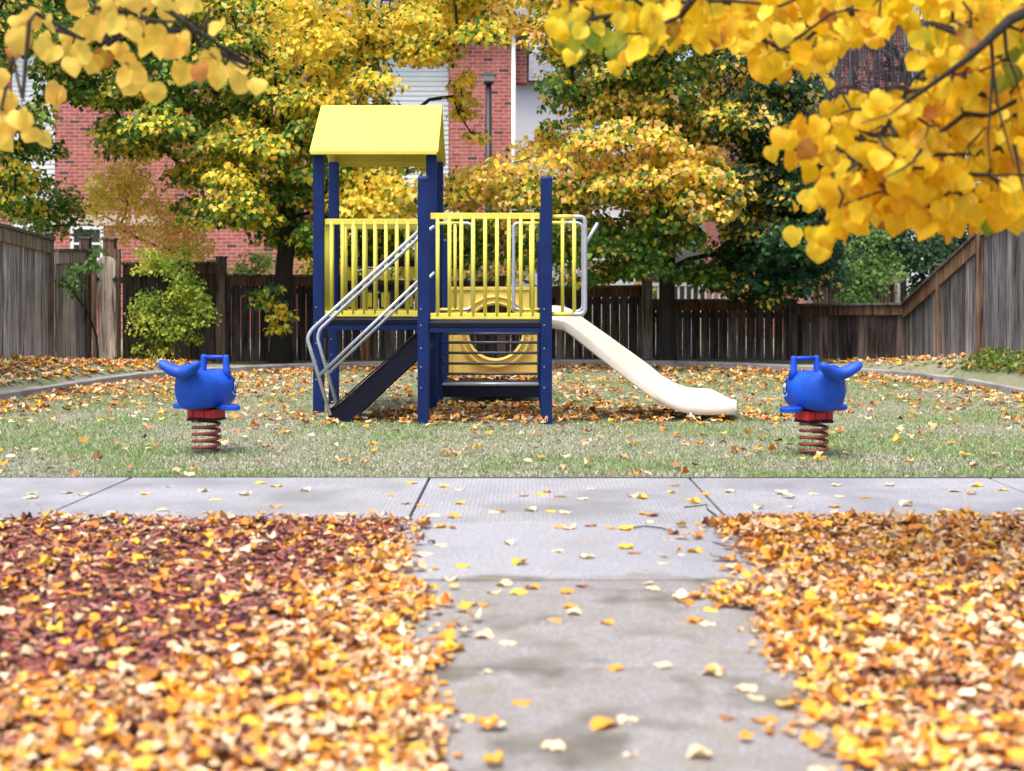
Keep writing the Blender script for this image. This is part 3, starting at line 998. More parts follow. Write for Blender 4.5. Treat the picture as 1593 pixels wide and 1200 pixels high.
def guard(xa, ya, xb, yb, zb, zt_, npk, off=.10, m='yellow', flat=True):
    """railing from a to b with round balusters"""
    dx, dy = xb - xa, yb - ya
    Ln = math.hypot(dx, dy); ux, uy = dx / Ln, dy / Ln; nx, ny = -uy, ux
    rails = []
    for z in (zb, zt_):
        mb = MB()
        if flat:
            t, hh = .014, .027
            mb.hexa([(xa + nx * s1 * t + ux * 0, ya + ny * s1 * t, z - hh) if False else None for s1 in ()] or
                    [(xa - nx * t, ya - ny * t, z - hh), (xb - nx * t, yb - ny * t, z - hh), (xb + nx * t, yb + ny * t, z - hh), (xa + nx * t, ya + ny * t, z - hh),
                     (xa - nx * t, ya - ny * t, z + hh), (xb - nx * t, yb - ny * t, z + hh), (xb + nx * t, yb + ny * t, z + hh), (xa + nx * t, ya + ny * t, z + hh)])
        else:
            mb.tube([(xa, ya, z), (xb, yb, z)], .016, 10)
        rails.append(mb)
    o = pbuild(rails[0], 'guardrail', M[m], bevel=.004 if flat else None)
    pbuild(rails[1], 'top_rail', M[m], o, bevel=.004)
    for k in range(npk):
        s = off + (Ln - 2 * off) * k / (npk - 1)
        b = MB().tube([(xa + ux * s, ya + uy * s, zb), (xa + ux * s, ya + uy * s, zt_)], .0175, 10)
        pbuild(b, 'baluster', M[m], o, smooth=True)
    return o


zb_, zt2 = .938, 1.805
guard(XB + hw + .012, D0 - .015, XC - hw - .008, D0 - .015, zb_, zt2, 9, .062)
guard(XA + hw + .01, D1 - .01, XB - hw - .01, D1 - .01, zb_, zt2, 9, .062)
guard(XA + hw + .01, D2, XB - hw - .01, D2, zb_, zt2, 9, .062)
guard(XA, D1 + hw + .01, XA, D2 - hw - .01, zb_, zt2, 8, .062)

# rounded entry loops
def loop(xp, y, x_end, zb, zt_, sgn, pick=(), m1='yellow', m2='silver', r=.09, r_t=.0175, fracs=.62):
    """two level tubes leaving a post and a rounded upright joining them"""
    xm = xp + (x_end - xp) * fracs
    o = pbuild(MB().tube([(xp, y, zt_), (xm, y, zt_)], r_t, 10), 'entry_rail', M[m1], smooth=True)
    pbuild(MB().tube([(xp, y, zb), (xm, y, zb)], r_t, 10), 'lower_rail', M[m1], o, smooth=True)
    P = arc_path([(xm, y, zt_), (x_end, y, zt_), (x_end, y, zb), (xm, y, zb)], r)
    pbuild(MB().tube(P, r_t, 10), 'grab_loop', M[m2], o, smooth=True)
    for xq in pick:
        pbuild(MB().tube([(xq, y, zb), (xq, y, zt_)], .016, 10), 'baluster', M[m1], o, smooth=True)
    return o


xe = at(910, 0, D0)[0]
loop(XC + hw, D0, xe, .955, 1.80, 1, pick=(at(875, 0, D0)[0], at(893, 0, D0)[0]), r=.085, r_t=.02)
loop(XC + hw, D1, at(907, 0, D1)[0] + .0, .955, 1.795, 1, pick=(at(874, 0, D1)[0] + .12,), r=.085, fracs=.5)
loop(XC - hw, D1, at(799, 0, D1)[0], .975, 1.79, -1, pick=(XC - .13,), r=.1)
loop(XB + hw, D1, at(735, 0, D1)[0], .975, 1.79, 1, pick=(at(708, 0, D1)[0],), r=.1)
a = at(912, 378, D1); b = at(930, 347, D1)
pbuild(MB().tube([(a[0] - .03, D1 + .01, a[2] - .05), (b[0], D1 + .01, b[2])], .017, 10), 'grab_bar', M['silver'], smooth=True)

# slide -----------------------------------------------------------------
def col_px(pts, x):
    return np.interp(x, [p[0] for p in pts], [p[1] for p in pts])
near_rim = [(858, 497), (878, 500), (904, 518), (936, 545), (968, 571), (1000, 597), (1021, 612), (1040, 624), (1060, 631), (1096, 634), (1144, 632)]
near_bot = [(858, 511), (878, 515), (893, 526), (925, 552), (960, 579), (979, 594), (1005, 613), (1021, 624), (1040, 635), (1060, 642), (1085, 646), (1144, 646)]
far_rim = [(858, 476), (876, 477), (891, 483), (904, 493), (945, 522), (989, 554), (1010, 570), (1026, 584), (1049, 598), (1066, 604), (1115, 606), (1132, 612), (1140, 620)]
Yn, Yf = 12.50, 13.08
xs_ = np.linspace(XC + hw + .0, at(1144, 0, Yn)[0], 46)
rows = []
for x in xs_:
    pn = PX0 + x * F / Yn; pf = PX0 + x * F / Yf
    zn = HC - (col_px(near_rim, pn) - PY0) / F * Yn
    zbt = HC - (col_px(near_bot, pn) - PY0) / F * Yn
    zf = HC - (col_px(far_rim, pf) - PY0) / F * Yf
    rows.append((x, zbt, zn, zf))
V = []; prof_n = 0
for i, (x, zbt, zn, zf) in enumerate(rows):
    t = i / (len(rows) - 1)
    zn2 = zn; bed = zbt + .030
    endk = max(0, (t - .93) / .07)
    yf = Yf - .10 * endk ** 2; yn = Yn + .03 * endk ** 2
    kk = min(1, max(0, (t - .86) / .14)); kk = kk * kk * (3 - 2 * kk)
    zf2 = zf * (1 - kk) + (zn + .012) * kk
    prof = [(yn, zbt), (yn - .012, zbt + .01), (yn - .012, zn2 - .008), (yn - .004, zn2 + .004), (yn + .014, zn2 + .006), (yn + .035, zn2 - .006), (yn + .075, bed + .008), (yn + .12, bed),
            (yn + .26, bed - .002), (yf - .16, bed + .004), (yf - .10, bed + .03), (yf - .055, zf2 - .035), (yf - .03, zf2 - .004), (yf - .012, zf2 + .004), (yf + .006, zf2), (yf + .012, zf2 - .02), (yf + .012, zbt + .02), (yf, zbt), ((yn + yf) / 2, zbt - .004)]
    prof_n = len(prof)
    V += [(x + .10 * t ** 4 * (y - Yn) / (Yf - Yn), y, z) for y, z in prof]
Fc = []
for i in range(len(rows) - 1):
    for k in range(prof_n):
        k2 = (k + 1) % prof_n
        Fc.append((i * prof_n + k, i * prof_n + k2, (i + 1) * prof_n + k2, (i + 1) * prof_n + k))
Fc.append(tuple(range(prof_n))[::-1]); Fc.append(tuple((len(rows) - 1) * prof_n + k for k in range(prof_n)))
mb = MB(); mb.add(V, [f[::-1] for f in Fc])
sl = pbuild(mb, 'slide', M['slide'], smooth=True)
es = sl.modifiers.new('edge', 'EDGE_SPLIT'); es.split_angle = math.radians(55)
pbuild(MB().box(rows[-6][0], rows[-6][0] + .03, Yn + .2, Yn + .23, -.04, rows[-6][1]), 'slide_foot', M['yellow'], sl)

# roof ------------------------------------------------------------------
x0, x1 = -2.005, -.80
ridge = (13.87, 2.975); th = .03
ef = (13.20, 2.455); eb = (14.54, 2.455)
mb = MB()
V = []
for x in (x0, x1):
    rx = x + (.015 if x < -1 else -.0)
    V += [(x, ef[0], ef[1]), (rx, ridge[0], ridge[1]), (x, eb[0], eb[1]), (x, eb[0] - .035, eb[1] - .012), (rx, ridge[0], ridge[1] - th * 1.5), (x, ef[0] + .035, ef[1] - .012)]
n_ = 6
Fc = [(k, (k + 1) % 6, 6 + (k + 1) % 6, 6 + k) for k in range(6)] + [(0, 5, 4, 1), (1, 4, 3, 2), (6, 7, 10, 11), (7, 8, 9, 10)]
mb.add(V, Fc)
rf = pbuild(mb, 'roof', M['roofyellow'], bevel=.008)
# rolled lips along the eaves and ribs beneath
for e in (ef, eb):
    pbuild(MB().box(x0 + .01, x1 - .01, e[0] - .012, e[0] + .02, e[1] - .03, e[1] + .008), 'eave_lip', M['roofyellow'], rf, bevel=.006)
mb = MB()
for k in range(56):
    x = x0 + .08 + (x1 - x0 - .16) * k / 55
    for s in (-1, 1):
        ya = ridge[0] + s * .60; za = 2.475
        mb.hexa([(x - .004, ya - .004, za - .02), (x + .004, ya - .004, za - .02), (x + .004, ya + .004, za + .0), (x - .004, ya + .004, za), (x - .004, ya - s * .1 - .004, za + .06), (x + .004, ya - s * .1 - .004, za + .06), (x + .004, ya - s * .1 + .004, za + .08), (x - .004, ya - s * .1 + .004, za + .08)])
pbuild(mb, 'roof_rib', M['roofyellow'], rf)

# stair and its handrails ------------------------------------------------
st0 = at(512, 655, 12.5); 
def stringer(y):
    A = [(510, 641), (512, 656), (545, 656), (600, 604), (652, 555), (652, 515), (600, 566), (545, 616)]
    P = [at(a, b, 12.44) for a, b in A]
    mb = MB(); t = .012
    V = [(p[0], y - t, p[2]) for p in P] + [(p[0], y + t, p[2]) for p in P]
    Fc = [(0, 1, 2, 7), (7, 2, 3, 6), (6, 3, 4, 5), (8, 15, 10, 9), (15, 14, 11, 10), (14, 13, 12, 11)]
    Fc += [(k, 8 + k, 8 + (k + 1) % 8, (k + 1) % 8) for k in range(8)]
    mb.add(V, Fc)
    # flanges
    for i0, i1 in ((0, 5), (2, 4)):
        a, b = Vector(P[i0]), Vector(P[i1])
        mb.hexa([(a.x, y - .028, a.z - .009), (b.x, y - .028, b.z - .009), (b.x, y + .012, b.z - .009), (a.x, y + .012, a.z - .009), (a.x, y - .028, a.z + .009), (b.x, y - .028, b.z + .009), (b.x, y + .012, b.z + .009), (a.x, y + .012, a.z + .009)])
    return mb
stair = pbuild(stringer(12.44), 'stair_stringer', M['black'], bevel=.004)
pbuild(stringer(13.18), 'stair_stringer', M['black'], bevel=.004)
a0 = at(520, 640, 12.44); a1 = at(650, 525, 12.44)
for k in range(5):
    t = (k + .45) / 5
    x = a0[0] + (a1[0] - a0[0]) * t; z = a0[2] + (a1[2] - a0[2]) * t
    pbuild(MB().box(x - .03, x + .17, 12.455, 13.165, z - .035, z), 'stair_tread', M['perf'], bevel=.004)


def rail(ptsU, ptsL, y, yl_end):
    P = arc_path([at(a, b, y) if not isinstance(a, tuple) else a for a, b in ptsU], .07)
    o = pbuild(MB().tube(P, .0165, 10), 'handrail', M['silver'], smooth=True)
    Q = arc_path([at(a, b, y) for a, b in ptsL], .05)
    pbuild(MB().tube(Q, .0150, 10), 'lower_rail', M['silver'], o, smooth=True)


rail([(514, 646), (478, 527), (484, 514), (650, 361)], [(497, 584), (651, 437)], 12.42, 0)
rail([(526, 636), (494, 527), (497, 513), (657, 365), (676, 352)], [(511, 581), (650, 449), (676, 424)], 13.22, 0)

# lower back deck, rungs and crawl ring panel ----------------------------
deck(XB + hw, XC - hw, D2 + .0, D3 + .05, .20, 'low_deck')
pbuild(MB().box(XB + hw, XC - hw, D2 - .04, D2 - .005, .07, .19), 'deck_skirt', M['black'], bevel=.006)
for k, y in enumerate((519, 533, 549, 565.4, 581.5, 597.6)):
    z = at(0, y, D2)[2]
    pbuild(MB().tube([(XB + hw - .01, D2 - .03, z), (XC - hw + .01, D2 - .03, z)], .0145 if k < 5 else .02, 10), 'rung', M['gunmetal'] if k < 5 else M['silver'], smooth=True)
# panel with a round hole
yp = D3
cx, _, cz = at(771, 516, yp)
pz0, pz1 = at(0, 594, yp)[2], at(0, 447, yp)[2]
px0, px1 = XB + hw, XC - hw
Ri = 42 / F * yp; Ro = 56 / F * yp
nseg = 48
V = []; Fc = []
for yy in (yp - .02, yp + .02):
    for k in range(nseg):
        t = 2 * math.pi * k / nseg
        V.append((cx + math.cos(t) * Ri, yy, cz + math.sin(t) * Ri))
    for k in range(nseg):
        t = 2 * math.pi * k / nseg
        c_, s_ = math.cos(t), math.sin(t)
        q = 1e9
        if c_ > 1e-6: q = min(q, (px1 - cx) / c_)
        if c_ < -1e-6: q = min(q, (px0 - cx) / c_)
        if s_ > 1e-6: q = min(q, (pz1 - cz) / s_)
        if s_ < -1e-6: q = min(q, (pz0 - cz) / s_)
        V.append((cx + c_ * q, yy, cz + s_ * q))
for k in range(nseg):
    k2 = (k + 1) % nseg
    Fc += [(k, k2, nseg + k2, nseg + k), (2 * nseg + k, 3 * nseg + k, 3 * nseg + k2, 2 * nseg + k2), (k, 2 * nseg + k, 2 * nseg + k2, k2), (nseg + k, nseg + k2, 3 * nseg + k2, 3 * nseg + k)]
# corners
for (xx, zz) in ((px0, pz0), (px1, pz0), (px1, pz1), (px0, pz1)):
    ks = sorted(range(nseg), key=lambda k: (V[nseg + k][0] - xx) ** 2 + (V[nseg + k][2] - zz) ** 2)[:2]
    k0 = len(V); V += [(xx, yp - .02, zz), (xx, yp + .02, zz)]
    Fc += [(nseg + ks[0], nseg + ks[1], k0), (3 * nseg + ks[0], 3 * nseg + ks[1], k0 + 1)]
mb = MB(); mb.add(V, Fc)
pn = pbuild(mb, 'crawl_panel', M['panel'])
# ring flange
mb = MB()
ringp = [(Ri - .004, -.03), (Ri - .004, -.075), (Ri + .02, -.085), (Ri + .03, -.06), (Ro - .03, -.055), (Ro - .018, -.075), (Ro, -.07), (Ro + .006, -.02), (Ri + .01, -.018)]
V = []
for k in range(nseg):
    t = 2 * math.pi * k / nseg
    for r0, dy in ringp:
        V.append((cx + math.cos(t) * r0, yp + dy, cz + math.sin(t) * r0))
m9 = len(ringp)
Fc = [(k * m9 + j, k * m9 + (j + 1) % m9, ((k + 1) % nseg) * m9 + (j + 1) % m9, ((k + 1) % nseg) * m9 + j) for k in range(nseg) for j in range(m9)]
mb.add(V, Fc)
# radial ribs
for k in range(60):
    t = 2 * math.pi * k / 60
    c_, s_ = math.cos(t), math.sin(t)
    a = Ri + .028; b = Ro - .028; w = .004
    mb.hexa([(cx + c_ * a - s_ * w, yp - .05, cz + s_ * a + c_ * w), (cx + c_ * b - s_ * w, yp - .05, cz + s_ * b + c_ * w), (cx + c_ * b + s_ * w, yp - .05, cz + s_ * b - c_ * w), (cx + c_ * a + s_ * w, yp - .05, cz + s_ * a - c_ * w),
             (cx + c_ * a - s_ * w, yp - .068, cz + s_ * a + c_ * w), (cx + c_ * b - s_ * w, yp - .068, cz + s_ * b + c_ * w), (cx + c_ * b + s_ * w, yp - .068, cz + s_ * b - c_ * w), (cx + c_ * a + s_ * w, yp - .068, cz + s_ * a - c_ * w)])
pbuild(mb, 'ring_flange', M['panel'], pn)
pbuild(MB().box(px0, px1, yp - .035, yp - .021, pz1 - .035, pz1 + .004).box(px0, px1, yp - .035, yp - .021, pz0, pz0 + .06).box(px0, px0 + .04, yp - .034, yp - .0215, pz0 + .06, pz1 - .035).box(px1 - .04, px1, yp - .034, yp - .0215, pz0 + .06, pz1 - .035), 'panel_frame', M['panel'], pn, bevel=.004)
# dark bars and yellow blocks behind the tower
for y in (410, 447):
    z = at(0, y, D2 + .14)[2]
    pbuild(MB().box(XA + hw, XB - hw, D2 + .11, D2 + .15, z - .034, z + .034), 'cross_bar', M['black'], bevel=.006)
for x in (-1.78, -1.6, -1.42, -1.18, -1.0):
    pbuild(MB().box(x - .05, x + .05, D2 + .12, D2 + .14, 1.255, 1.37).box(x - .045, x + .04, D2 + .12, D2 + .14, .98, 1.13), 'yellow_block', M['yellow'], bevel=.006)

# ------------------------------------------------------------ SPRING WHALES
def catmull(R, n):
    A = np.array(R, float); out = []
    Q = np.concatenate([[A[0]], A, [A[-1]]])
    for i in range(1, len(Q) - 2):
        for k in range(n):
            t = k / n
            p0, p1, p2, p3 = Q[i - 1:i + 3]
            out.append(.5 * ((2 * p1) + (-p0 + p2) * t + (2 * p0 - 5 * p1 + 4 * p2 - p3) * t * t + (-p0 + 3 * p1 - 3 * p2 + p3) * t ** 3))
    out.append(A[-1])
    return np.array(out)


def whale(name, label, loc, rz, group, flip):
    W = thing(name, label, 'spring rider', loc, rz, group)
    # local: +Y is the nose direction, X lateral
    # rings: y, zc, half width, half height, squareness, tilt
    R = [(.315, .435, .004, .004), (.310, .435, .06, .055), (.285, .44, .115, .10), (.235, .448, .15, .128), (.15, .455, .17, .14), (.04, .452, .183, .142), (-.06, .452, .188, .142),
         (-.15, .458, .186, .148), (-.21, .468, .172, .155), (-.255, .485, .145, .158), (-.285, .515, .108, .135), (-.303, .538, .078, .088), (-.320, .562, .058, .058), (-.334, .575, .046, .040), (-.346, .580, .030, .024), (-.352, .582, .004, .004)]
    R = [(y * .78, zc, w * .87, h) for y, zc, w, h in R]
    R = catmull(R, 3)
    nS = 28
    V = []
    for i, (y, zc, w, h) in enumerate(R):
        for k in range(nS):
            t = 2 * math.pi * k / nS
            c_, s_ = math.cos(t), math.sin(t)
            e = .85
            xx = w * math.copysign(abs(c_) ** e, c_); zz = h * math.copysign(abs(s_) ** e, s_)
            # flatten the belly, shallow saddle on top
            z = zc + zz
            if z < .325: z = .325 - (.325 - z) * .25
            if s_ > .3 and -.12 < y < .1:
                z -= .018 * (s_ - .3) / .7 * math.sin((y + .12) / .22 * math.pi)
            V.append((xx, y, z))
    Fc = [(i * nS + k, i * nS + (k + 1) % nS, (i + 1) * nS + (k + 1) % nS, (i + 1) * nS + k) for i in range(len(R) - 1) for k in range(nS)]
    Fc += [tuple(range(nS))[::-1], tuple((len(R) - 1) * nS + k for k in range(nS))]
    mb = MB(); mb.add(V, [f[::-1] for f in Fc])
    body = mb.build('body', M['whale'], W, smooth=True)
    MB().tube([(0, y * 1.0, zc + h + .0005) for y, zc, w, h in R[5:-14]], .0022, 5).build('mould_seam', M['whale'], W, smooth=True)
    # tail flukes
    V = []; n2 = 14
    half = [(0, -.340, .588, .044, .044), (.030, -.342, .591, .050, .046), (.072, -.350, .606, .056, .046), (.115, -.362, .628, .052, .042), (.150, -.372, .645, .040, .034), (.168, -.378, .652, .022, .020), (.173, -.380, .654, .004, .004)]
    S = catmull([(-q[0],) + q[1:] for q in half[:0:-1]] + half, 3)
    for (x, y, z, w, h) in S:
        y += .068
        for k in range(n2):
            t = 2 * math.pi * k / n2
            V.append((x, y + w * math.cos(t), z + h * math.sin(t)))
    Fc = [(i * n2 + k, i * n2 + (k + 1) % n2, (i + 1) * n2 + (k + 1) % n2, (i + 1) * n2 + k) for i in range(len(S) - 1) for k in range(n2)]
    Fc += [tuple(range(n2))[::-1], tuple((len(S) - 1) * n2 + k for k in range(n2))]
    MB().add(V, [f for f in Fc]).build('tail', M['whale'], W, smooth=True)
    # handle
    mb = MB()
    for s in (-1, 1):
        x = .098 * s
        P = [(x * 1.12, .095, .53), (x * 1.05, .10, .60), (x, .102, .67), (x, .103, .693), (x, .103, .70)]
        k0 = len(mb.V)
        mb.tube(P, [.036, .027, .021, .021, .014], 12)
    mb.tube([(-.098, .103, .682), (.098, .103, .682)], .0145, 12)
    mb.build('handle', M['whale'], W, smooth=True)
    # foot rests
    for s in (-1, 1):
        V = []; k = 20
        for z in (.312, .318, .342, .346):
            ins = .006 if z in (.312, .346) else 0
            for j in range(k):
                t = 2 * math.pi * j / k
                V.append((s * .195 + (.090 - ins) * math.cos(t), .0 + (.062 - ins) * math.sin(t), z))
        Fc = [(i * k + j, i * k + (j + 1) % k, (i + 1) * k + (j + 1) % k, (i + 1) * k + j) for i in range(3) for j in range(k)]
        Fc += [tuple(range(k))[::-1], tuple(3 * k + j for j in range(k))]
        mb = MB(); mb.add(V, Fc)
        for j in range(7):
            x = s * (.185 + .015) - .045 + .015 * j
            mb.box(x - .003, x + .003, -.04, .04, .346, .352)
        mb.build('foot_rest', M['whale'], W)
    # eyes with brow, mouth line: thin raised pieces hugging the head
    def surf(side, y, z):
        # x of the body surface
        i = int(np.argmin(abs(R[:, 0] - y))); yy, zc, w, h = R[i]
        s_ = max(-.97, min(.97, (z - zc) / h)); s2 = math.copysign(abs(s_) ** (1 / .85), s_)
        return side * (w * (1 - s2 * s2) ** (.425))
    for s in (-1, 1):
        def patch(name, cy, cz_, ry, rz_, off, m):
            V = [(surf(s, cy, cz_) + s * (off + .003), cy, cz_)]
            for q in (.5, 1):
                for j in range(18):
                    t = 2 * math.pi * j / 18
                    y = cy + ry * q * math.cos(t); z = cz_ + rz_ * q * math.sin(t)
                    V.append((surf(s, y, z) + s * (off if q == 1 else off + .002), y, z))
            Fc = [(0, 1 + j, 1 + (j + 1) % 18) for j in range(18)] + [(1 + j, 19 + j, 19 + (j + 1) % 18, 1 + (j + 1) % 18) for j in range(18)]
            return MB().add(V, Fc).build(name, m, W, smooth=True)
        patch('eye_socket', .155, .485, .030, .048, .002, M['eyeblue'])
        e = patch('eye', .15, .472, .023, .036, .005, M['white'])
        patch('pupil', .151, .463, .013, .021, .009, M['eyeblue'])
        pts = []
        for j in range(9):
            y = .115 + .115 * j / 8
            z = .418 - .006 * math.sin(j / 8 * math.pi) + (0 if j else .014)
            pts.append((surf(s, y, z) + s * .002, y, z))
        MB().tube(pts, .003, 6).build('mouth', M['white'], W, smooth=True)
    # red bracket
    MB().box(-.108, .108, -.082, .082, .252, .316).build('mount_block', M['red'], W, bevel=.004)
    MB().box(-.098, -.055, -.089, -.083, .258, .308).box(-.045, .045, -.089, -.083, .258, .308).box(.055, .098, -.089, -.083, .258, .308).build('mount_plate', M['red'], W, bevel=.003)
    MB().box(-.10, .10, -.10, .10, .232, .252).build('spring_clamp', M['black'], W, bevel=.006)
    # spring
    pts = []
    turns = 4.6
    for j in range(int(turns * 24) + 1):
        t = j / 24
        z = .014 + .222 * (j / (turns * 24)) 
        pts.append((.094 * math.cos(2 * math.pi * t + 1), .094 * math.sin(2 * math.pi * t + 1), z))
    MB().tube(pts, .0115, 10).build('spring', M['spring'], W, smooth=True)
    return W


ra = gp(1266, 708); la = gp(321, 704)
whale('spring_whale', 'blue whale spring rider on the right, beyond the foot of the slide', (ra[0], ra[1], 0), math.radians(25), 'whale spring riders on the lawn', 1)
whale('spring_whale', 'blue whale spring rider on the left, below the wooden gate and stair', (la[0], la[1], 0), math.radians(-24), 'whale spring riders on the lawn', -1)

# ------------------------------------------------------------ FENCES
GREY = [(.25, .24, .24), (.32, .305, .30), (.20, .195, .20), (.36, .34, .31), (.27, .25, .24)]
LILAC = [(.10, .095, .11), (.135, .13, .145), (.18, .17, .18), (.08, .077, .087), (.21, .20, .195)]
DARK = [(.062, .048, .042), (.080, .062, .054), (.040, .033, .032), (.12, .094, .082), (.072, .061, .058)]
BROWN = (.20, .125, .08)


def fence_panel(parent, p0, p1, zb0, zb1, zt0, zt1, pal, bw=.13, gap=.008, face=-1, capc=None, railc=BROWN, rail_h=.16, orange=None):
    """boards between two ground points; top line zt0..zt1; with a rail board and cap"""
    p0 = np.array(p0); p1 = np.array(p1)
    Ln = np.linalg.norm(p1 - p0); u = (p1 - p0) / Ln; nv = np.array([-u[1], u[0]])
    if np.dot(nv, np.array([0, 14.0]) - p0) < 0: nv = -nv          # towards the playground
    nb = max(2, int(Ln / (bw + gap)))
    mb = MB(); s = 0
    st = Ln / nb
    for k in range(nb):
        a = k * st + gap * rnd.uniform(.1, .9); b = (k + 1) * st - gap * rnd.uniform(.0, .6)
        kk = rnd.uniform(.72, 1.3); c = tuple(q * kk for q in rnd.choice(pal))
        if orange == k: c = (.30, .13, .05)
        off = rnd.uniform(0, .006); t = .018
        A = p0 + u * a + nv * off; B = p0 + u * b + nv * off
        A2 = A + nv * t; B2 = B + nv * t
        fa, fb = a / Ln, b / Ln
        za, zb = zb0 + (zb1 - zb0) * fa, zb0 + (zb1 - zb0) * fb
        ta, tb = zt0 + (zt1 - zt0) * fa - .03, zt0 + (zt1 - zt0) * fb - .03
        mb.hexa([(A2[0], A2[1], za), (B2[0], B2[1], zb), (B[0], B[1], zb), (A[0], A[1], za), (A2[0], A2[1], ta), (B2[0], B2[1], tb), (B[0], B[1], tb), (A[0], A[1], ta)], c)
    o = mb.build('board_panel', M['fence'], parent, col=True)
    # rail board on the viewer's side under the cap
    def strip(nm, o0, o1, z_lo, z_hi, c):
        q = MB()
        A = p0 + nv * o0; B = p1 + nv * o0; A2 = p0 + nv * o1; B2 = p1 + nv * o1
        q.hexa([(A2[0], A2[1], zt0 + z_lo), (B2[0], B2[1], zt1 + z_lo), (B[0], B[1], zt1 + z_lo), (A[0], A[1], zt0 + z_lo), (A2[0], A2[1], zt0 + z_hi), (B2[0], B2[1], zt1 + z_hi), (B[0], B[1], zt1 + z_hi), (A[0], A[1], zt0 + z_hi)], c)
        q.build(nm, M['fence'], parent, col=True, bevel=.004)
    strip('top_rail', .027, .055, -.03 - rail_h, -.032, railc)
    strip('cap_rail', -.03, .085, -.03, .008, capc or (.10, .09, .085))
    strip('back_rail', -.045, -.004, -.3, -.21, railc)
    return o


def fence_post(parent, p, zb, zt_, c=(.17, .12, .085), w=.062, cap=True):
    mb = MB().box(p[0] - w, p[0] + w, p[1] - w - .03, p[1] + w - .03, zb, zt_, c)
    if cap:
        mb.box(p[0] - w - .018, p[0] + w + .018, p[1] - w - .048, p[1] + w - .012, zt_, zt_ + .03, (.12, .11, .10))
    mb.build('post', M['fence'], parent, col=True, bevel=.006)


def P2(px, Y): return ((px - PX0) / F * Y, Y)
def zz(py, Y): return HC - (py - PY0) / F * Y


# left side fence
lf = thing('fence', 'weathered grey board fence sloping down along the left edge', 'fence', (0, 0, 0))
pts = [(-170, 13.2, 565, 318), (-2, 15.9, 571, 350), (76, 18.5, 581, 372)]
for (a, Ya, ba, ta), (b, Yb, bb, tb) in zip(pts[:-1], pts[1:]):
    fence_panel(lf, P2(a, Ya), P2(b, Yb), zz(ba, Ya) - .1, zz(bb, Yb) - .03, zz(ta, Ya), zz(tb, Yb), GREY, railc=(.22, .18, .14))
fence_post(lf, P2(-170, 13.2), .1, zz(312, 13.2))
fence_post(lf, P2(78, 18.45), -.05, zz(365, 18.45), (.13, .095, .07), .05)
fence_panel(lf, P2(84, 18.6), P2(132, 19.9), -.05, -.05, zz(388, 18.6), zz(388, 19.9), GREY, railc=(.25, .22, .19))
fence_post(lf, P2(134, 19.9), -.05, zz(372, 19.9), (.12, .09, .07), .07)
# gate: leaning board gate between posts
gt = thing('gate', 'narrow grey wooden gate leaf with rounded top standing ajar', 'gate', (0, 0, 0))
Yg_ = 19.8
gx0, gx1 = P2(150, Yg_)[0], P2(181, Yg_)[0]
V = []
top = []
for k in range(9):
    t = math.pi * (1 - k / 8)
    top.append(((gx0 + gx1) / 2 + (gx1 - gx0) / 2 * math.cos(t), zz(412, Yg_) + .12 * math.sin(t)))
prof = [(gx0 + .05, -.06), (gx1, -.06)] + top[::-1]
n_ = len(prof)
V = [(x, Yg_ - .02, z) for x, z in prof] + [(x, Yg_ + .02, z) for x, z in prof]
Fc = [tuple(range(n_)), tuple(n_ + k for k in range(n_))[::-1]] + [(k, n_ + k, n_ + (k + 1) % n_, (k + 1) % n_) for k in range(n_)]
MB().add(V, Fc, (.36, .31, .26)).build('gate_leaf', M['fence'], gt, col=True, bevel=.006)
MB().box(P2(147, 19.7)[0] - .02, P2(147, 19.7)[0] + .02, 19.66, 19.74, -.06, zz(398, 19.7), (.17, .12, .09)).build('gate_stile', M['fence'], gt, col=True)
for z in (zz(435, Yg_), zz(560, Yg_)):
    MB().box(gx1 - .04, gx1 + .04, Yg_ - .05, Yg_ - .023, z - .02, z + .02).box(gx1 - .01, gx1 + .01, Yg_ - .056, Yg_ - .05, z - .045, z + .045).build('hinge', M['lampblack'], gt)
MB().box(gx0, gx0 + .05, Yg_ - .05, Yg_ - .023, zz(435, Yg_) - .02, zz(435, Yg_) + .03).build('latch', M['lampblack'], gt)
fence_post(gt, P2(172, 20.4), -.05, zz(374, 20.4), (.20, .12, .08), .08)
fence_post(gt, P2(183, 20.2), -.05, zz(388, 20.2), (.18, .13, .09), .045, cap=False)

# back fence
bf = thing('fence', 'long dark brown board fence closing the back of the playground', 'fence', (0, 0, 0))
seg = [((190, 20.6), (345, 21.9), 409, 408), ((345, 21.9), (575, 22.6), 427, 429), ((575, 22.6), (780, 22.9), 436, 438), ((780, 22.9), (1006, 22.9), 447, 444), ((1006, 22.9), (1232, 22.5), 466, 466), ((1232, 22.5), (1410, 21.6), 473, 472)]
for i, ((a, Ya), (b, Yb), ta, tb) in enumerate(seg):
    fence_panel(bf, P2(a, Ya), P2(b, Yb), -.05, -.05, zz(ta, Ya), zz(tb, Yb), DARK, gap=.010, capc=(.14, .13, .12), railc=(.13, .075, .05), rail_h=.15)
pc = [(.15, .11, .085), (.22, .11, .05), (.13, .09, .07), (.20, .18, .165), (.075, .05, .045), (.13, .09, .07)]
for i, (x, Yp, t) in enumerate([(345, 21.86, 402), (570, 22.55, 424), (780, 22.86, 432), (1006, 22.86, 437), (1232, 22.46, 468)]):
    fence_post(bf, P2(x, Yp), -.05, zz(t, Yp), pc[i], .07 if i != 3 else .085)
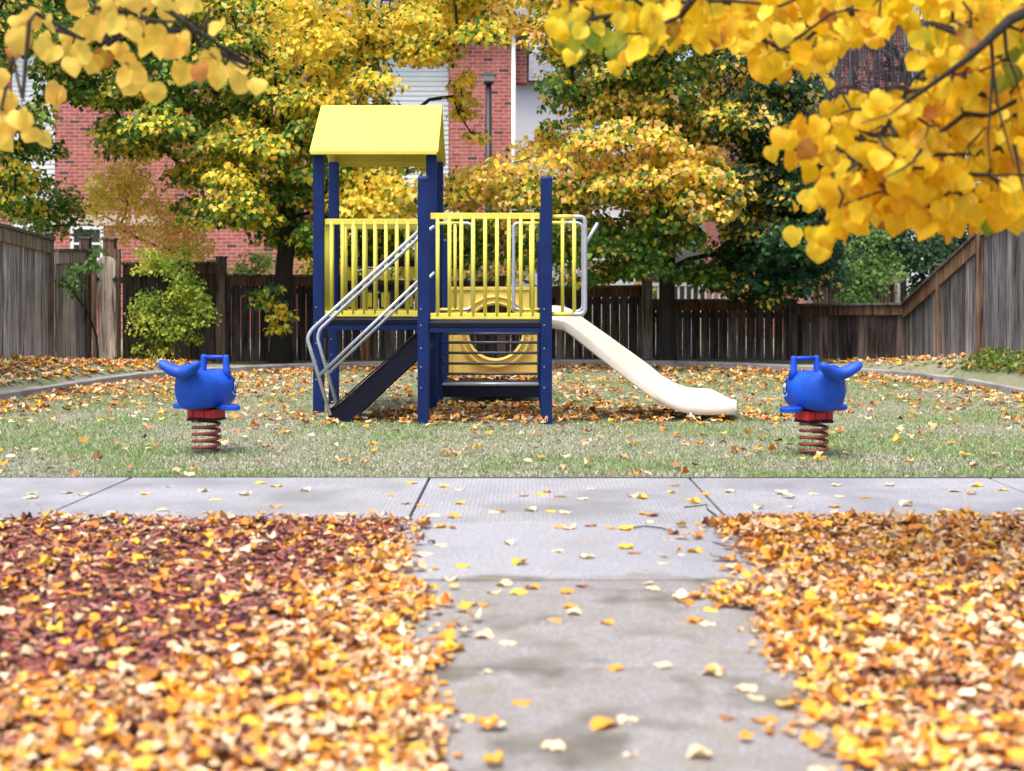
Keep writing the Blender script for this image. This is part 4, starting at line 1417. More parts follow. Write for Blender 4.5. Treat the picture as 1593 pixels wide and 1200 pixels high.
# right fence
rf_ = thing('fence', 'tall grey board fence stepping steeply up along the right edge', 'fence', (0, 0, 0))
pts = [(1410, 21.5, 575, 472), (1462, 19.6, 578, 423), (1525, 17.8, 573, 364)]
for (a, Ya, ba, ta), (b, Yb, bb, tb) in zip(pts[:-1], pts[1:]):
    fence_panel(rf_, P2(a, Ya), P2(b, Yb), -.05, zz(bb, Yb) - .08, zz(ta, Ya), zz(tb, Yb), LILAC, railc=(.20, .12, .075), rail_h=.2)
fence_panel(rf_, P2(1528, 17.7), P2(1720, 13.9), zz(572, 17.7), zz(535, 13.9), zz(345, 17.7), zz(250, 13.9), LILAC, railc=(.25, .2, .17))
fence_panel(rf_, P2(1720, 13.9), P2(2100, 10.5), zz(535, 13.9), zz(520, 10.5), zz(250, 13.9), zz(200, 10.5), LILAC, railc=(.25, .2, .17))
fence_post(rf_, P2(1412, 21.45), -.05, zz(466, 21.45), (.08, .06, .05), .045)
fence_post(rf_, P2(1462, 19.55), -.05, zz(414, 19.55), (.20, .13, .085), .055)
fence_post(rf_, P2(1525, 17.7), .0, zz(346, 17.7), (.17, .11, .075), .055)

# neighbour's trellis fences beyond
tf = thing('trellis_fence', 'pale grey timber trellis fence standing beyond the right part of the back fence', 'fence')
for (xa, xb, Yt, top_) in ((1258, 1395, 24.4, 431),):
    a = P2(xa, Yt); b = P2(xb, Yt)
    mb = MB()
    zt_ = zz(top_, Yt)
    mb.box(a[0], b[0], Yt - .02, Yt + .02, zt_ - .12, zt_ - .02, (.32, .33, .35)).box(a[0], b[0], Yt - .06, Yt + .06, zt_ - .02, zt_ + .01, (.4, .4, .4))
    mb.build('trellis_rail', M['fence'], tf, col=True)
    for x in np.linspace(a[0], b[0], 3):
        MB().box(x - .05, x + .05, Yt - .05, Yt + .05, -.05, zt_ + .05, (.34, .31, .29)).build('post', M['fence'], tf, col=True)
    mb = MB(); x = a[0] + .08
    while x < b[0] - .08:
        mb.box(x, x + .11, Yt + .021, Yt + .04, -.05, zt_ - .13, (.10, .07, .06)); x += .12
    mb.build('board_panel', M['fence'], tf, col=True)
wf = thing('picket_fence', 'white railing glimpsed over the back fence beside the dark tree trunk', 'fence')
Yt = 25.0
a = P2(1012, Yt)[0]; b = P2(1130, Yt)[0]; zt_ = zz(440, Yt)
MB().box(a, b, Yt - .03, Yt + .03, zt_ - .06, zt_).box(a, b, Yt - .03, Yt + .03, .62, .68).build('rail', M['trim'], wf)
mb = MB(); x = a
while x < b:
    mb.box(x, x + .035, Yt - .02, Yt + .02, -.02, zt_ - .06); x += .12
mb.build('picket_row', M['trim'], wf)

# ------------------------------------------------------------ HOUSES
def siding_box(mb, x0, x1, y0, z0, z1, step=.11):
    z = z0
    while z < z1 - .01:
        zt_ = min(z1, z + step)
        mb.add([(x0, y0 - .022, z), (x1, y0 - .022, z), (x1, y0 - .004, zt_), (x0, y0 - .004, zt_), (x0, y0 - .004, z), (x1, y0 - .004, z)], [(0, 1, 2, 3), (0, 4, 5, 1)])
        z += step
    return mb


def window(parent, x0, x1, z0, z1, y):
    f = MB()
    t = .07
    f.box(x0 - t, x1 + t, y - .05, y + .02, z1, z1 + t).box(x0 - t, x1 + t, y - .07, y + .02, z0 - t, z0).box(x0 - t, x0, y - .05, y + .02, z0, z1).box(x1, x1 + t, y - .05, y + .02, z0, z1)
    f.box(x0, x1, y - .035, y - .0, (z0 + z1) / 2 - .025, (z0 + z1) / 2 + .025)
    w = f.build('window', M['trim'], parent)
    MB().box(x0, x1, y - .02, y - .008, z0, z1).build('pane', M['glass'], w)


def house(label, x0, x1, y, h, bricks, sidings, wins, depth=9, ridge=2.8, extra=None, group=None):
    H = thing('brick_house', label, 'house', ((x0 + x1) / 2, y, 0))
    cx_ = (x0 + x1) / 2
    def rel(mb): mb.V = [(v[0] - cx_, v[1] - y, v[2]) for v in mb.V]; return mb
    rel(MB().box(x0, x1, y + .012, y + depth, -.1, h)).build('wall', M['brick'], H)
    for (a, b, off, z0, z1) in bricks:
        rel(MB().box(a, b, y - off, y + .01, z0, z1)).build('brick_bay', M['brick'], H)
    for (a, b, off, z0, z1) in sidings:
        rel(siding_box(MB(), a, b, y - off, z0, z1)).build('siding', M['siding'], H)
    for (a, b, z0, z1, off) in wins:
        f = MB(); t = .07; yy = y - off
        f.box(a - t, b + t, yy - .05, yy + .02, z1, z1 + t).box(a - t, b + t, yy - .07, yy + .02, z0 - t, z0).box(a - t, a, yy - .05, yy + .02, z0, z1).box(b, b + t, yy - .05, yy + .02, z0, z1).box(a, b, yy - .035, yy, (z0 + z1) / 2 - .025, (z0 + z1) / 2 + .025)
        w = rel(f).build('window', M['trim'], H)
        rel(MB().box(a, b, yy - .02, yy - .008, z0, z1)).build('pane', M['glass'], w)
    # roof
    V = [(x0 - .4, y - .5, h), (x1 + .4, y - .5, h), (x1 + .4, y + depth + .5, h), (x0 - .4, y + depth + .5, h), (x0 - .4, y + depth / 2, h + ridge), (x1 + .4, y + depth / 2, h + ridge)]
    rel(MB().add(V, [(0, 1, 5, 4), (2, 3, 4, 5), (0, 4, 3), (1, 2, 5), (0, 3, 2, 1)])).build('roof', M['shingle'], H)
    rel(MB().box(x0 - .42, x1 + .42, y - .62, y - .505, h - .12, h + .03)).build('gutter', M['trim'], H)
    if extra: extra(H, rel)
    return H


Yh = 32.0
def hx(px): return (px - PX0) / F * Yh
def hz(py): return HC - (py - PY0) / F * Yh
def ex_mid(H, rel):
    rel(MB().tube([(hx(799), Yh - .36, -.1), (hx(799), Yh - .36, hz(60))], .05, 10)).build('downpipe', M['trim'], H, smooth=True)
    rel(MB().box(hx(797) + .02, hx(819), Yh - .1, Yh + .4, hz(130), hz(60))).build('brick_bay', M['brick'], H)
    rel(MB().box(hx(697), hx(797) + .02, Yh - .32, Yh - .30 + .01, hz(345), hz(330))).build('stone_band', M['stone'], H)
house('red brick house with white siding behind the lamp post, mid picture', hx(520), hx(797), Yh, hz(38), [(hx(700), hx(797), .3, -.1, hz(38) - .13)], [(hx(530), hx(698), .02, .0, hz(38) - .13)], [(hx(545), hx(575), hz(300), hz(220), .05)], extra=ex_mid)
def ex_l(H, rel):
    rel(MB().box(hx(92), hx(330), Yh - .33, Yh - .301, hz(352), hz(336))).build('stone_band', M['stone'], H)
house('red brick house with pale stone band behind the left fence and orange shrub', hx(-260), hx(480), Yh, hz(20), [(hx(92), hx(480), .3, -.1, hz(20) - .13)], [(hx(20), hx(91), .02, 0, hz(20) - .13)], [(hx(122), hx(163), hz(402), hz(358), .3), (hx(160), hx(230), hz(150), hz(60), .3), (hx(-120), hx(-60), hz(300), hz(200), .02)], extra=ex_l)
house('red brick house behind the bare twiggy tree, upper right', hx(1175), hx(1800), Yh, hz(30), [(hx(1185), hx(1400), .3, -.1, hz(30) - .13)], [(hx(1401), hx(1560), .02, 0, hz(30) - .13)], [(hx(1230), hx(1290), hz(160), hz(70), .3), (hx(1430), hx(1500), hz(190), hz(90), .02)])
# pale neighbouring house in the gap, further off
Yb = 44.0
H = thing('white_house', 'pale house with white siding seen small through the gap right of the brick wall', 'house', (0, Yb, 0))
x0, x1, h = (790 - PX0) / F * Yb, (1010 - PX0) / F * Yb, HC + (PY0 - 128) / F * Yb
MB().box(x0, x1, .02, 8, -.1, h).build('wall', M['siding'], H)
MB().add([(x0 - .4, -.4, h), (x1 + .4, -.4, h), (x1 + .4, 8.4, h), (x0 - .4, 8.4, h), (x0 - .4, 4, h + 1.6), (x1 + .4, 4, h + 1.6)], [(0, 1, 5, 4), (2, 3, 4, 5), (0, 4, 3), (1, 2, 5), (0, 3, 2, 1)]).build('roof', M['shingle'], H)
window_x = (900 - PX0) / F * Yb
f = MB().box(window_x, window_x + 1.2, -.06, -.024, 2.0, 3.4).build('window', M['trim'], H)
MB().box(window_x + .08, window_x + 1.12, -.07, -.061, 2.08, 3.32).build('pane', M['glass'], f)

# ------------------------------------------------------------ LAMP POST
Yl = 27.0
lx = P2(760, Yl)[0]
lp = thing('street_lamp', 'slim black lamp post with square lantern head in front of the brick wall', 'street lamp', (lx, Yl, 0))
ztop = zz(131, Yl)
MB().tube([(0, 0, -.05), (0, 0, .9), (0, 0, ztop)], [.09, .075, .058], 14).build('pole', M['lampblack'], lp, smooth=True)
MB().box(-.10, .10, -.10, .10, ztop, ztop + .05).build('lantern_base', M['lampblack'], lp, bevel=.01)
hd = MB().hexa([(-.09, -.09, ztop + .05), (.09, -.09, ztop + .05), (.09, .09, ztop + .05), (-.09, .09, ztop + .05), (-.12, -.12, ztop + .16), (.12, -.12, ztop + .16), (.12, .12, ztop + .16), (-.12, .12, ztop + .16)]).build('lantern', M['lampglass'], lp)
MB().hexa([(-.15, -.15, ztop + .16), (.15, -.15, ztop + .16), (.15, .15, ztop + .16), (-.15, .15, ztop + .16), (-.04, -.04, ztop + .24), (.04, -.04, ztop + .24), (.04, .04, ztop + .24), (-.04, .04, ztop + .24)]).build('lantern_cap', M['lampblack'], lp, bevel=.008)


# ------------------------------------------------------------ TREES
def skeleton(root, targets, radius0, seed, tip_r=.008, sag=.0, expo=.46, lean=.62):
    """grow a branching skeleton: each target joins the nearest node already grown; returns (nodes, parent, radius)"""
    r = np.random.RandomState(seed)
    nodes = [np.array(p, float) for p in root]
    par = [-1] + list(range(len(root) - 1))
    base = nodes[-1]
    dist = [0] * len(nodes)
    for i in range(1, len(nodes)): dist[i] = dist[i - 1] + np.linalg.norm(nodes[i] - nodes[i - 1])
    order = sorted(range(len(targets)), key=lambda i: np.linalg.norm(targets[i] - base))
    ends = []
    for i in order:
        t = np.array(targets[i], float)
        A = np.array(nodes[1:] if len(nodes) > 2 else nodes)
        off = 1 if len(nodes) > 2 else 0
        d = np.linalg.norm(A - t, axis=1) + lean * np.array(dist[off:]) * .25
        # discourage joining from above
        d = d + .5 * np.clip(A[:, 2] - t[2], 0, None) * (sag == 0)
        j = int(np.argmin(d)) + off
        p = nodes[j]; Ld = np.linalg.norm(t - p)
        m_ = max(1, int(Ld / .35))
        prev = j
        for k in range(1, m_ + 1):
            f_ = k / m_
            q = p + (t - p) * f_ + r.normal(0, .04 * Ld if k < m_ else 0, 3) * .5
            q[2] += math.sin(f_ * math.pi) * .10 * Ld - sag * f_ * f_ * Ld
            nodes.append(q); par.append(prev); dist.append(dist[prev] + Ld / m_); prev = len(nodes) - 1
        ends.append(prev)
    w = np.zeros(len(nodes))
    for e in ends: w[e] += 1
    for i in range(len(nodes) - 1, 0, -1):
        w[par[i]] += w[i]
    rad = tip_r * np.maximum(w, 1) ** expo
    rad *= min(1.6, radius0 / rad[0]) if rad[0] > 0 else 1
    return nodes, par, np.maximum(rad, tip_r * .6), ends


def skel_mesh(nodes, par, rad, start=1, n=6, rmax=None):
    V = []; Fc = []
    mb = MB()
    child = {}
    for i in range(1, len(nodes)):
        child.setdefault(par[i], []).append(i)
    done = set()
    for i in range(start, len(nodes)):
        if i in done: continue
        chain = [par[i], i]; done.add(i)
        while True:
            ch = [c for c in child.get(chain[-1], []) if c not in done]
            if not ch: break
            c = max(ch, key=lambda q: rad[q]); chain.append(c); done.add(c)
        rr = [min(rad[chain[1]] * 1.1, rad[chain[0]])] + [rad[c] for c in chain[1:]]
        mb.tube([nodes[c] for c in chain], rr, n)
    return mb


GREEN = np.array([(.075, .185, .025), (.12, .25, .03), (.045, .12, .022), (.22, .37, .05)])
BGREEN = np.array([(.030, .095, .032), (.045, .13, .04), (.020, .065, .025)])
YEL = np.array([(.92, .70, .05), (.93, .76, .08), (.88, .70, .12), (.90, .56, .06), (.72, .72, .10)])
ORG = np.array([(.88, .50, .10), (.90, .56, .18), (.88, .62, .24)])
LGR = np.array([(.20, .30, .05), (.14, .25, .04), (.36, .42, .07)])


def blob(px, py, L_):
    v = np.zeros(len(px))
    for (cx_, cy_, rx, ry, a) in L_:
        v = v + a * np.exp(-((px - cx_) / rx) ** 2 - ((py - cy_) / ry) ** 2)
    return v


def crown_leaves(centers, radii, counts, colf, seed, size=(.06, .10), flat=.42):
    r = np.random.RandomState(seed)
    idx = np.repeat(np.arange(len(centers)), counts)
    n = len(idx)
    c = np.array(centers)[idx]; R = np.array(radii)[idx][:, None]
    d = rvec(r, n); d /= np.linalg.norm(d, axis=1, keepdims=True)
    rr = r.rand(n)[:, None] ** (1 / 2.2)
    off = d * rr * R
    off[:, 2] *= flat
    # drooping rim
    off[:, 2] -= .35 * (off[:, 0] ** 2 + off[:, 1] ** 2) / R[:, 0]
    P = c + off
    tip = np.stack([d[:, 0] * .7, d[:, 1] * .7, -np.ones(n) * .8], 1) + rvec(r, n, .45)
    nr = np.stack([d[:, 0] * .7, d[:, 1] * .7 - .35, np.ones(n) * .6], 1) + rvec(r, n, .45)
    s = size[0] + (size[1] - size[0]) * r.rand(n)
    col = colf(P, c, r)
    return P, tip, nr, s, col


def tree(name, label, cat, base, trunk, clumps, colf, seed, trunk_r, size=(.06, .10), per=240, tip_r=.010, group=None, flat=.42, expo=.46):
    """base: ground point; trunk: list of points up the trunk; clumps: list of (point, radius)"""
    Tt = thing(name, label, cat, base, group=group)
    rel = lambda V: [tuple(np.array(v) - np.array(base)) for v in V]
    cen = np.array([c[0] for c in clumps]); rad_ = np.array([c[1] for c in clumps])
    nodes, par, rad, ends = skeleton(trunk, cen, trunk_r * .8, seed, tip_r=tip_r, expo=expo)
    nt_ = len(trunk)
    # trunk mesh with flare
    tr = [trunk_r * (1.35 if i == 0 else 1.0 - .35 * i / (nt_ - 1)) for i in range(nt_)]
    pp = smooth_tr = catmull([tuple(p) + (q,) for p, q in zip(trunk, tr)], 4)
    mb = MB().tube([tuple(q[:3]) for q in pp], [float(q[3]) for q in pp], 16)
    mb.V = rel(mb.V); mb.build('trunk', M['bark'], Tt, smooth=True)
    mb = skel_mesh(nodes, par, rad, start=nt_)
    mb.V = rel(mb.V); mb.build('branch', M['bark'], Tt, smooth=True)
    cnt = np.maximum(20, (per * (rad_ / .45) ** 2)).astype(int)
    P, tip, nr, s, col = crown_leaves(cen, rad_, cnt, colf, seed + 1, size, flat)
    V, T, Cc = leaves_mesh(P - np.array(base), tip, nr, s, col, TL, seed)
    fast_mesh('foliage', V, T, Cc, M['leaf'], Tt)
    return Tt


def topx(P):
    return PX0 + P[:, 0] / P[:, 1] * F, PY0 - (P[:, 2] - HC) / P[:, 1] * F


def in_poly(px, py, poly):
    px = np.asarray(px); py = np.asarray(py)
    c = np.zeros(len(px), bool); n = len(poly); j = n - 1
    for i in range(n):
        xi, yi = poly[i]; xj, yj = poly[j]
        k = ((yi > py) != (yj > py)) & (px < (xj - xi) * (py - yi) / (yj - yi + 1e-9) + xi)
        c ^= k; j = i
    return c


def poly_clumps(poly, n, Y0, dY, rr, seed, mind=.3, holes=()):
    """clump centres filling a crown whose middle outline is given at depth Y0"""
    r = np.random.RandomState(seed)
    xs_ = [p[0] for p in poly]; ys_ = [p[1] for p in poly]
    out = []; tries = 0
    while len(out) < n and tries < n * 60:
        tries += 1
        x = r.uniform(min(xs_), max(xs_)); y = r.uniform(min(ys_), max(ys_))
        if not in_poly([x], [y], poly)[0]: continue
        if any(((x - hx_) / hr) ** 2 + ((y - hy_) / hr2) ** 2 < 1 for hx_, hy_, hr, hr2 in holes): continue
        Y = Y0 + dY * r.uniform(-1, 1)
        p = np.array(at(x, y, Y)); rad = r.uniform(*rr)
        if any(np.linalg.norm(p - q[0]) < mind for q in out): continue
        out.append((p, rad))
    return out


# left linden
YA = 21.0
polyA = [(165, -60), (165, 60), (180, 120), (165, 200), (215, 262), (290, 290), (305, 330), (350, 350), (410, 350), (440, 375), (480, 390), (520, 365), (560, 335), (640, 325), (690, 300), (640, 240), (600, 190), (650, 120), (700, 80), (735, 85), (770, 40), (760, -60)]
holesA = [(668, 125, 55, 42), (690, 170, 26, 60), (605, 100, 26, 30), (625, 150, 35, 25)]
cl = poly_clumps(polyA, 250, YA, 1.7, (.30, .55), 101, .22, holesA)
cl += poly_clumps([(50, -60), (330, -60), (330, 130), (170, 165), (80, 130), (50, 60)], 56, YA + .6, 1.0, (.3, .5), 104, .25)
cl += poly_clumps([(500, 330), (560, 340), (650, 320), (700, 330), (690, 400), (600, 405), (500, 390)], 26, YA + .9, .6, (.25, .4), 105, .18)
cl += poly_clumps([(400, 420), (470, 430), (470, 500), (420, 515), (385, 470)], 7, YA - .6, .3, (.16, .26), 102, .15)
cl += poly_clumps([(700, 100), (728, 110), (735, 170), (755, 215), (720, 225), (705, 170)], 15, YA, .5, (.13, .2), 103, .15)
yA = [(620, 40, 170, 90, .62), (500, 20, 120, 50, .35), (735, 150, 60, 90, 1.2), (600, 290, 80, 60, 1.0), (480, 100, 60, 60, .6), (560, 135, 70, 25, .5), (230, 245, 60, 30, .45), (370, 240, 60, 60, .45), (200, 160, 60, 60, .2), (440, 490, 50, 40, .9), (330, 330, 50, 50, .3)]


def colA(P, c, r):
    px, py = topx(c)
    y = .24 + blob(px, py, yA) - .28 * blob(px, py, [(560, 250, 70, 30, 0), (290, 110, 70, 70, 1), (430, 330, 70, 60, 1), (540, 170, 40, 20, .8)])
    y = y + .55 * (vnoise(c[:, 0] * 1.7, c[:, 2] * 1.7 + c[:, 1], .5, 91) - .5)
    # outermost leaves of a spray turn first
    d = np.linalg.norm((P - c) * [1, 1, 2], axis=1)
    y = y + .25 * (d - .3)
    isy = r.rand(len(P)) < np.clip(y, .05, .95)
    g = GREEN[r.randint(0, 4, len(P))] * (.8 + .5 * r.rand(len(P)))[:, None]
    ye = YEL[r.randint(0, 5, len(P))] * (.8 + .35 * r.rand(len(P)))[:, None]
    return np.where(isy[:, None], ye, g)


bx = P2(437, 21.6)
tree('linden_tree', 'large linden with mixed green and yellow leaves behind the yellow roof, trunk left of it', 'tree', (bx[0], bx[1], 0),
     [(bx[0], bx[1], -.05), at(438, 500, 21.5), at(442, 420, 21.4), at(448, 340, 21.3), at(440, 250, 21.2), at(450, 130, 21.1)], cl, colA, 201, .155, per=215)

# right linden
polyB = [(720, -60), (740, 20), (850, 60), (835, 120), (830, 150), (880, 165), (850, 195), (790, 225), (710, 265), (700, 320), (760, 345), (870, 400), (905, 440), (960, 430), (1010, 420), (1050, 400), (1100, 440), (1150, 440), (1200, 455), (1245, 450), (1290, 400), (1295, 300), (1260, 200), (1230, 130), (1210, 60), (1180, -60)]
holesB = [(855, 165, 36, 22), (830, 110, 14, 30), (800, 130, 40, 60), (1060, 385, 22, 28)]
YB_ = 21.3
cl = poly_clumps(polyB, 260, YB_, 1.7, (.30, .55), 111, .22, holesB)
cl += poly_clumps([(1110, 60), (1230, 60), (1300, 200), (1300, 420), (1200, 450), (1120, 420), (1150, 250)], 60, YB_ + .2, 1.2, (.3, .5), 114, .2)
cl += poly_clumps([(690, 330), (860, 340), (870, 400), (700, 400)], 20, YB_ + .9, .6, (.25, .4), 115, .18)
cl += poly_clumps([(1140, 430), (1250, 425), (1260, 455), (1180, 475)], 9, YB_ - .9, .3, (.2, .3), 112, .15)
cl += poly_clumps([(850, 230), (1000, 180), (1100, 250), (1180, 300), (1100, 330), (950, 300), (850, 300)], 26, YB_ - 1.9, .3, (.26, .4), 113, .2)
yB = [(770, 30, 90, 60, 1.2), (830, 250, 130, 50, .75), (930, 235, 110, 45, .45), (1060, 280, 110, 40, .60), (1000, 170, 60, 40, .4), (740, 300, 60, 50, .7), (1140, 320, 50, 25, .8), (1070, 240, 80, 30, .5), (900, 350, 50, 40, .25), (1115, 140, 60, 70, .5), (930, 130, 90, 50, .3), (960, 430, 70, 40, .1)]


def colB(P, c, r):
    px, py = topx(c)
    y = .19 + blob(px, py, yB) - .25 * blob(px, py, [(960, 110, 80, 50, 1), (1220, 330, 90, 130, 1.2), (1000, 400, 160, 50, .6)])
    y = y + .55 * (vnoise(c[:, 0] * 1.7, c[:, 2] * 1.7 + c[:, 1], .5, 92) - .5)
    d = np.linalg.norm((P - c) * [1, 1, 2], axis=1)
    y = y + .25 * (d - .3)
    isy = r.rand(len(P)) < np.clip(y, .02, .93)
    dk = px[:, None] > 1130
    g = np.where(dk, BGREEN[r.randint(0, 3, len(P))], GREEN[r.randint(0, 4, len(P))]) * (.8 + .5 * r.rand(len(P)))[:, None]
    ye = np.where((r.rand(len(P)) < .4)[:, None], ORG[r.randint(0, 3, len(P))], YEL[r.randint(0, 5, len(P))]) * (.8 + .35 * r.rand(len(P)))[:, None]
    return np.where(isy[:, None], ye, g)


bx = P2(1037, 21.4)
tree('linden_tree', 'broad linden with dark green and gold leaves and thick dark trunk right of the slide', 'tree', (bx[0], bx[1], 0),
     [(bx[0], bx[1], -.05), at(1037, 500, 21.4), at(1038, 420, 21.4), at(1042, 340, 21.4), at(1030, 230, 21.4), at(1020, 110, 21.4)], cl, colB, 211, .135, per=215)

# far left tree (beyond the left fence)
def colC(P, c, r):
    y = .25 + .6 * (vnoise(c[:, 0], c[:, 2], .5, 93) - .5)
    isy = r.rand(len(P)) < np.clip(y, .05, .9)
    return np.where(isy[:, None], YEL[r.randint(0, 5, len(P))], GREEN[r.randint(0, 4, len(P))] * .9)
cl = poly_clumps([(-200, -60), (130, -60), (150, 90), (60, 190), (75, 240), (85, 320), (30, 330), (-200, 300)], 85, 20.6, 1.4, (.3, .5), 121, .3, [(75, 240, 10, 60)])
tree('linden_tree', 'dark green tree with yellow flecks beyond the left fence at the left edge', 'tree', (-8.4, 20.8, 0), [(-8.4, 20.8, -.05), (-8.4, 20.8, 1.2), (-8.3, 20.7, 2.4), (-8.2, 20.6, 3.6)], cl, colC, 221, .14, per=200)

# bushes ---------------------------------------------------------------
def bush(name, label, cat, base, cl, pal, seed, per=200, size=(.05, .085), tr=.03, tip_r=.005, flat=.7, thin=False):
    pal = np.array(pal)
    def cf(P, c, r):
        k = vnoise(c[:, 0] * 2, c[:, 2] * 2, .4, seed)
        i = np.clip((k * len(pal) + r.normal(0, .7, len(P))).astype(int), 0, len(pal) - 1)
        return pal[i] * (.75 + .5 * r.rand(len(P)))[:, None]
    b = np.array(base)
    return tree(name, label, cat, base, [b + [0, 0, -.03], b + [.02, 0, .25], b + [0, .02, .5]], cl, cf, seed, tr, size=size, per=per, tip_r=tip_r, flat=flat)


bb = P2(255, 20.1)
cl = poly_clumps([(200, 400), (235, 385), (290, 395), (312, 440), (322, 490), (290, 520), (225, 515), (195, 480)], 34, 20.0, .35, (.16, .28), 131, .12)
cl += poly_clumps([(205, 480), (300, 480), (310, 545), (215, 560)], 14, 20.1, .3, (.12, .22), 139, .1)
bush('shrub', 'bushy light green shrub in front of the dark fence left of centre', 'shrub', (bb[0], bb[1], 0), cl, [(.13, .23, .035), (.28, .42, .05), (.48, .58, .08), (.72, .70, .10)], 231, per=420, size=(.032, .06))
cl = poly_clumps([(150, 255), (200, 250), (260, 310), (335, 385), (270, 400), (215, 360), (170, 370), (140, 330)], 80, 22.4, .35, (.14, .30), 132, .12)
bb = P2(215, 22.3)
bush('shrub', 'tall twiggy orange and yellow shrub above the fence left of centre', 'shrub', (bb[0], bb[1] + .3, 0), cl, [(.95, .60, .22), (.95, .70, .20), (.93, .78, .16), (.80, .80, .14)], 232, per=190, size=(.045, .075), flat=.9)
cl = poly_clumps([(20, 300), (90, 280), (130, 300), (120, 360), (60, 355), (10, 340)], 20, 22.0, .5, (.2, .35), 133, .18)
bb = P2(75, 22)
bush('shrub', 'fresh green shrub peeping over the left grey fence', 'shrub', (bb[0], bb[1], 0), cl, [(.12, .22, .04), (.2, .32, .06), (.40, .44, .10)], 233, per=220, size=(.05, .075))
cl = poly_clumps([(92, 440), (150, 385), (160, 400), (115, 465)], 8, 18.3, .12, (.09, .16), 134, .08)
bb = P2(150, 19.3)
bush('sapling', 'small leafy green sprig leaning over the grey fence panel by the gate', 'sapling', (bb[0], 19.3, 0), cl, [(.06, .15, .03), (.10, .2, .04)], 234, per=330, size=(.05, .07), tr=.02)
cl = poly_clumps([(370, 400), (420, 395), (425, 425), (365, 425)], 8, 23.6, .3, (.15, .25), 135, .12)
bb = P2(395, 23.8)
bush('shrub', 'low bright green shrub behind the back fence beside the left tree trunk', 'shrub', (bb[0], 23.8, 0), cl, [(.2, .32, .06), (.3, .4, .08)], 235, per=200)
cl = poly_clumps([(1310, 375), (1370, 350), (1410, 390), (1390, 440), (1350, 470), (1318, 465), (1315, 410)], 26, 23.8, .4, (.18, .3), 136, .14)
bb = P2(1350, 24)
bush('climbing_shrub', 'bright green climbing shrub spilling over the pale trellis fence', 'shrub', (bb[0], 24.1, 0), cl, [(.06, .16, .035), (.12, .24, .05), (.2, .32, .09)], 236, per=230)
cl = poly_clumps([(1280, 330), (1500, 280), (1620, 300), (1600, 460), (1400, 470), (1280, 420)], 60, 26.0, 1.2, (.35, .6), 137, .3)
bb = P2(1460, 26.5)
bush('dense_tree', 'dark evergreen tree filling the corner behind the right fence', 'tree', (bb[0], 26.5, 0), cl, [(.018, .045, .02), (.03, .075, .03), (.05, .11, .04)], 237, per=200, size=(.07, .11), tr=.1)
cl = poly_clumps([(690, 380), (880, 370), (1010, 400), (1010, 450), (700, 450)], 26, 26.0, .8, (.25, .42), 138, .2)
cl2 = poly_clumps([(470, 370), (720, 360), (720, 440), (470, 440)], 24, 24.6, .5, (.22, .38), 140, .2)
bq = P2(600, 24.8)
bush('shrub', 'yellow and green hedge shrub seen through the left balusters above the fence', 'shrub', (bq[0], 24.8, 0), cl2, [(.12, .2, .03), (.6, .5, .06), (.8, .6, .08), (.16, .26, .05)], 240, per=230, size=(.05, .09))
bb = P2(850, 26.2)
bush('shrub', 'orange and olive shrubs seen through the balusters over the back fence', 'shrub', (bb[0], 26.2, 0), cl, [(.10, .15, .03), (.5, .28, .06), (.3, .3, .06), (.08, .12, .03)], 238, per=150, size=(.05, .09))
# bare weeping tree upper right
bt = thing('bare_tree', 'leafless weeping tree with grey twigs behind the yellow leaves, upper right', 'tree', (P2(1400, 27)[0], 27, 0))
r = np.random.RandomState(5)
tg = []
for k in range(190):
    x = r.uniform(1285, 1490); y = r.uniform(-20, 190)
    tg.append(np.array(at(x, y, 27 + r.uniform(-1.4, 1.4))))
root = [np.array((P2(1400, 27)[0], 27, -.05)), np.array(at(1402, 330, 27)), np.array(at(1405, 200, 27)), np.array(at(1410, 90, 27))]
nodes, par, rad, ends = skeleton(root, tg, .13, 6, tip_r=.011, expo=.5)
mb = skel_mesh(nodes, par, rad, 1, 5)
for e in ends:
    p = np.array(nodes[e])
    for q in range(5):
        a = p + r.normal(0, .12, 3); ln = r.uniform(.5, 1.3)
        dx = r.normal(0, .12, 2)
        mb.tube([p, p + [dx[0], dx[1], .08], a + [dx[0] * 1.5, dx[1], -ln * .5], a + [dx[0] * 1.6, dx[1], -ln]], [.012, .009, .008, .005], 3, caps=False)
b0 = np.array(bt.location)
mb.V = [tuple(np.array(v) - b0) for v in mb.V]
mb.build('trunk', m_bark('grey_bark', (.10, .095, .11)), bt)

# ------------------------------------------------------------ OVERHANGING BRANCHES
FY = np.array([(.92, .62, .014), (.93, .67, .02), (.90, .56, .014), (.93, .73, .05), (.87, .48, .014)])


